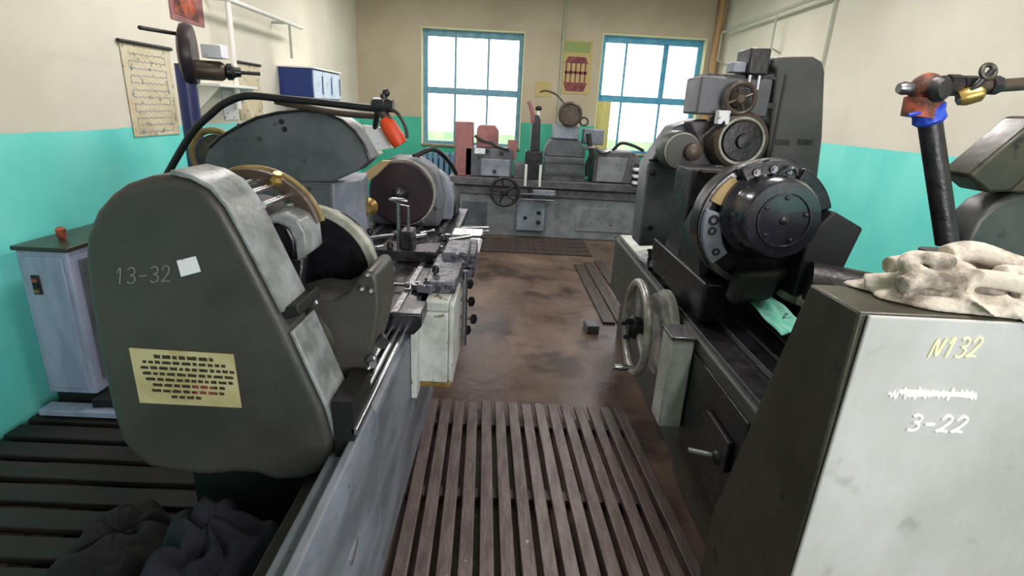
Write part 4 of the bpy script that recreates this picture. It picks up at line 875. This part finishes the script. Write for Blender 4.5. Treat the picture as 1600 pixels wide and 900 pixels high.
# rag on the cabinet
def big_rag():
    from mathutils import noise
    c = V((1.02, 1.13, 1.302)); nr, na = 60, 200; vs = []; fs = []
    for i in range(nr+1):
        r = i/nr
        for k in range(na):
            a = 2*pi*k/na
            edge = 1+.10*sin(3*a+.6)+.06*sin(5*a+2)+.04*sin(8*a)
            x = cos(a)*r*.23*edge; y = sin(a)*r*.115*edge
            # rope-like folds spiralling round an off-centre knot
            kx, ky = x-.03, (y-.0)*1.8; ang = atan2(ky, kx); rad = sqrt(kx*kx+ky*ky)
            f = abs(sin(ang*.5+rad*42+1.4*noise.noise(V((x*9, y*9, 2)))))
            z = .034*(1-r**4)*(.35+.65*f**.8)+.03*noise.noise(V((x*8, y*8, .4)))*(1-r*r)+.006
            z *= 1.15-0.5*max(0, -x/.25)
            vs.append(c+V((x, y, max(z, .004))))
    for i in range(nr):
        for k in range(na): fs.append((i*na+k, (i+1)*na+k, (i+1)*na+(k+1) % na, i*na+(k+1) % na))
    b = MB(); b.mesh(vs, fs)
    bot = [V((v.x, v.y, c.z)) for v in vs[nr*na:]]
    b.mesh(vs[nr*na:]+bot+[V((c.x, c.y, c.z))], [(k, (k+1) % na, na+(k+1) % na, na+k) for k in range(na)]+[(na+k, na+(k+1) % na, 2*na) for k in range(na)])
    bmesh.ops.remove_doubles(b.bm, verts=b.bm.verts, dist=1e-4)
    def rope(f, r, n=26):
        P = []
        for i in range(n+1): P.append(f(i/n))
        b.tube(P, r, 10)
    rope(lambda u: c+V((-.10+.0*u+(.03+.075*u)*cos(1+u*7.4), -.01+(.018+.045*u)*sin(1+u*7.4), .072+.012*sin(u*9)-.022*u)), .021)
    rope(lambda u: c+V((-.10+(.012+.030*u)*cos(3+u*6), -.012+(.01+.02*u)*sin(3+u*6), .092-.01*u)), .016)
    rope(lambda u: c+V((-.19+.34*u, -.055+.02*sin(u*5), .040+.020*sin(u*3.1))), .020)
    rope(lambda u: c+V((-.03+.24*u, .02+.03*sin(u*4+1), .085+.012*sin(u*7))), .024)
    rope(lambda u: c+V((.03+.17*u, -.035-.02*u+.02*sin(u*5), .070-.01*u)), .019)
    rope(lambda u: c+V((.0+.2*u, .055+.02*sin(u*6), .055+.01*sin(u*9))), .022)
    rope(lambda u: c+V((-.21+.10*u, .03-.06*u, .022+.03*u)), .016)
    # flap hanging over the front edge
    vs = []; fs = []; n, m_ = 40, 16
    for i in range(n+1):
        for j in range(m_+1):
            s_ = i/n; u = j/m_; x = .93+s_*.34; L_ = .01+.085*s_
            y = 1.06-u*.075; z = 1.312+.02*(1-u)+.010*sin(s_*26+u*3)
            if u > .8: yy = .982; 
            drop = max(0, u-.7)/.3*L_
            y = max(y, .984)-.008*sin(s_*22)*(u > .6)*.5; z -= drop
            vs.append(V((x+.03*u, y-.004, z)))
    for i in range(n):
        for j in range(m_): a = i*(m_+1)+j; fs.append((a, a+1, a+m_+2, a+m_+1))
    me_flap = MB(); me_flap.mesh([v.copy() for v in vs]+[v+V((0, -.006, -.006)) for v in vs], fs+[tuple(k+len(vs) for k in f) for f in fs]+[tuple((i, i+1, i+1+len(vs), i+len(vs))) for i in range(m_)]+[tuple((n*(m_+1)+i, n*(m_+1)+i+1, n*(m_+1)+i+1+len(vs), n*(m_+1)+i+len(vs))) for i in range(m_)]+[((i*(m_+1)), ((i+1)*(m_+1)), ((i+1)*(m_+1))+len(vs), (i*(m_+1))+len(vs)) for i in range(n)]+[((i*(m_+1))+m_, ((i+1)*(m_+1))+m_, ((i+1)*(m_+1))+m_+len(vs), (i*(m_+1))+m_+len(vs)) for i in range(n)])
    tmp = bpy.data.meshes.new('tmp'); me_flap.bm.to_mesh(tmp); b.bm.from_mesh(tmp); me_flap.bm.free()
    o = b.build('cotton_rag', 'rag', angle=85); rm = o.modifiers.new('blend', 'REMESH'); rm.mode = 'VOXEL'; rm.voxel_size = .0045; rm.use_smooth_shade = True
    sm = o.modifiers.new('soften', 'SMOOTH'); sm.factor = .5; sm.iterations = 1
    return tag(o, 'twisted dirty white cotton rag on top of the big grey cabinet', 'rag')
big_rag()

# ------------------------------------------------------------------ pipe with valve and dark guards, far right
t = thing('coolant_standpipe', (1.62, 1.9, 0), 'dark standing pipe with rusty orange valve and blue tape at right', 'pipe')
PYv = 1.95
a_ = at(1452, 185, PYv); c_ = at(1480, 380, PYv-.05)
d_ = (c_-a_); k_ = (0-a_.z)/d_.z; foot = a_+d_*k_
pi_ = MB().cyl(foot if foot.z >= 0 else c_, a_, .036, .036, 24).build('pipe', 'dark', t)
p = at(1447, 140, PYv)
vb = MB().sphere((p.x, PYv, p.z), .054, (1, .9, 1)); vb.cyl((p.x-.005, PYv, p.z-.09), (p.x, PYv, p.z-.03), .05, .058, 24); vb.build('valve_body', 'rust', t)
MB().lathe((p.x+.0, PYv-.05, p.z), (0.25, -1, 0), [(.04, 0), (.042, .015), (.03, .03)], 20).build('valve_cap', 'dark', t)
MB().lathe((p.x-.05, PYv, p.z), (-1, 0, 0), [(.02, 0), (.022, .03), (.016, .045)], 14).build('plug', 'steel', t)
a2, c2 = at(1449, 166, PYv), at(1453, 192, PYv)
bt = MB().lathe(c2, a2-c2, [(.041, 0), (.050, .01), (.047, .03), (.052, .05), (.049, (a2-c2).length)], 24).build('blue_tape', 'bluetape', t)
MB().tube([c2+V((-.03, -.03, .03)), c2+V((-.07, -.04, .03)), c2+V((-.11, -.04, .02))], .006).build('tape_tail', 'bluetape', bt)
q = at(1640, 128, PYv)
hp_ = MB().cyl((p.x+.03, PYv-.03, p.z), (q.x, PYv-.03, q.z), .021, n=18).build('horizontal_pipe', 'bronze', t)
for (px, r, L_) in ((1478, .034, .04), (1500, .030, .05), (1545, .03, .03)):
    s_ = at(px, 133, PYv-.03); MB().lathe((s_.x, PYv-.03, s_.z), (1, 0, .03), [(r, 0), (r, L_)], 8).build('pipe_nut', 'dark', hp_)
s_ = at(1512, 150, PYv-.06); MB().lathe((s_.x-.03, PYv-.06, s_.z-.01), (1, -.3, .35), [(.022, 0), (.028, .02), (.026, .06), (.016, .07)], 20).build('brass_fitting', 'brass', hp_)
MB().tube([at(1495, 160, PYv-.07), at(1520, 140, PYv-.08), at(1540, 120, PYv-.08), at(1552, 108, PYv-.08)], .010).build('valve_handle', 'dark', hp_)
s_ = at(1544, 112, PYv-.08); MB().torus(s_, (0, -1, .3), .022, .008, 20, 8).build('handle_ring', 'olive', hp_)
b = MB()

t = thing('guarded_machine', (2.0, 2.1, 0), 'dark olive machine guard cut off by the right edge', 'machine')
wy = 1.95
pp = [at(*p, wy) for p in [(1514, 276), (1518, 270), (1625, 182), (1740, 182), (1740, 310), (1612, 304), (1575, 300), (1545, 302)]]
MB().prism([(p.x, p.z) for p in pp], 'y', wy, wy+.14).build('upper_guard', 'olive', t, bevel=.012)
pp = [at(*p, wy+.05) for p in [(1498, 420), (1502, 370), (1518, 340), (1544, 316), (1575, 302), (1622, 294), (1740, 296), (1740, 420)]]
MB().prism([(p.x, p.z) for p in pp], 'y', wy+.02, wy+.16).build('lower_dome', 'column', t, bevel=.02, seg=3)
x_ = pp[0].x
MB().box(x_+.05, 2.35, wy+.05, wy+.35, 0, pp[0].z+.02).build('base', 'column', t, bevel=.01)
p = at(1612, 260, wy-.01); MB().prism([(p_.x, p_.z) for p_ in [at(1580, 298, wy-.004), at(1622, 258, wy-.004), at(1700, 258, wy-.004), at(1700, 298, wy-.004)]], 'y', wy-.006, wy-.001).build('worn_panel', 'bronze', t)
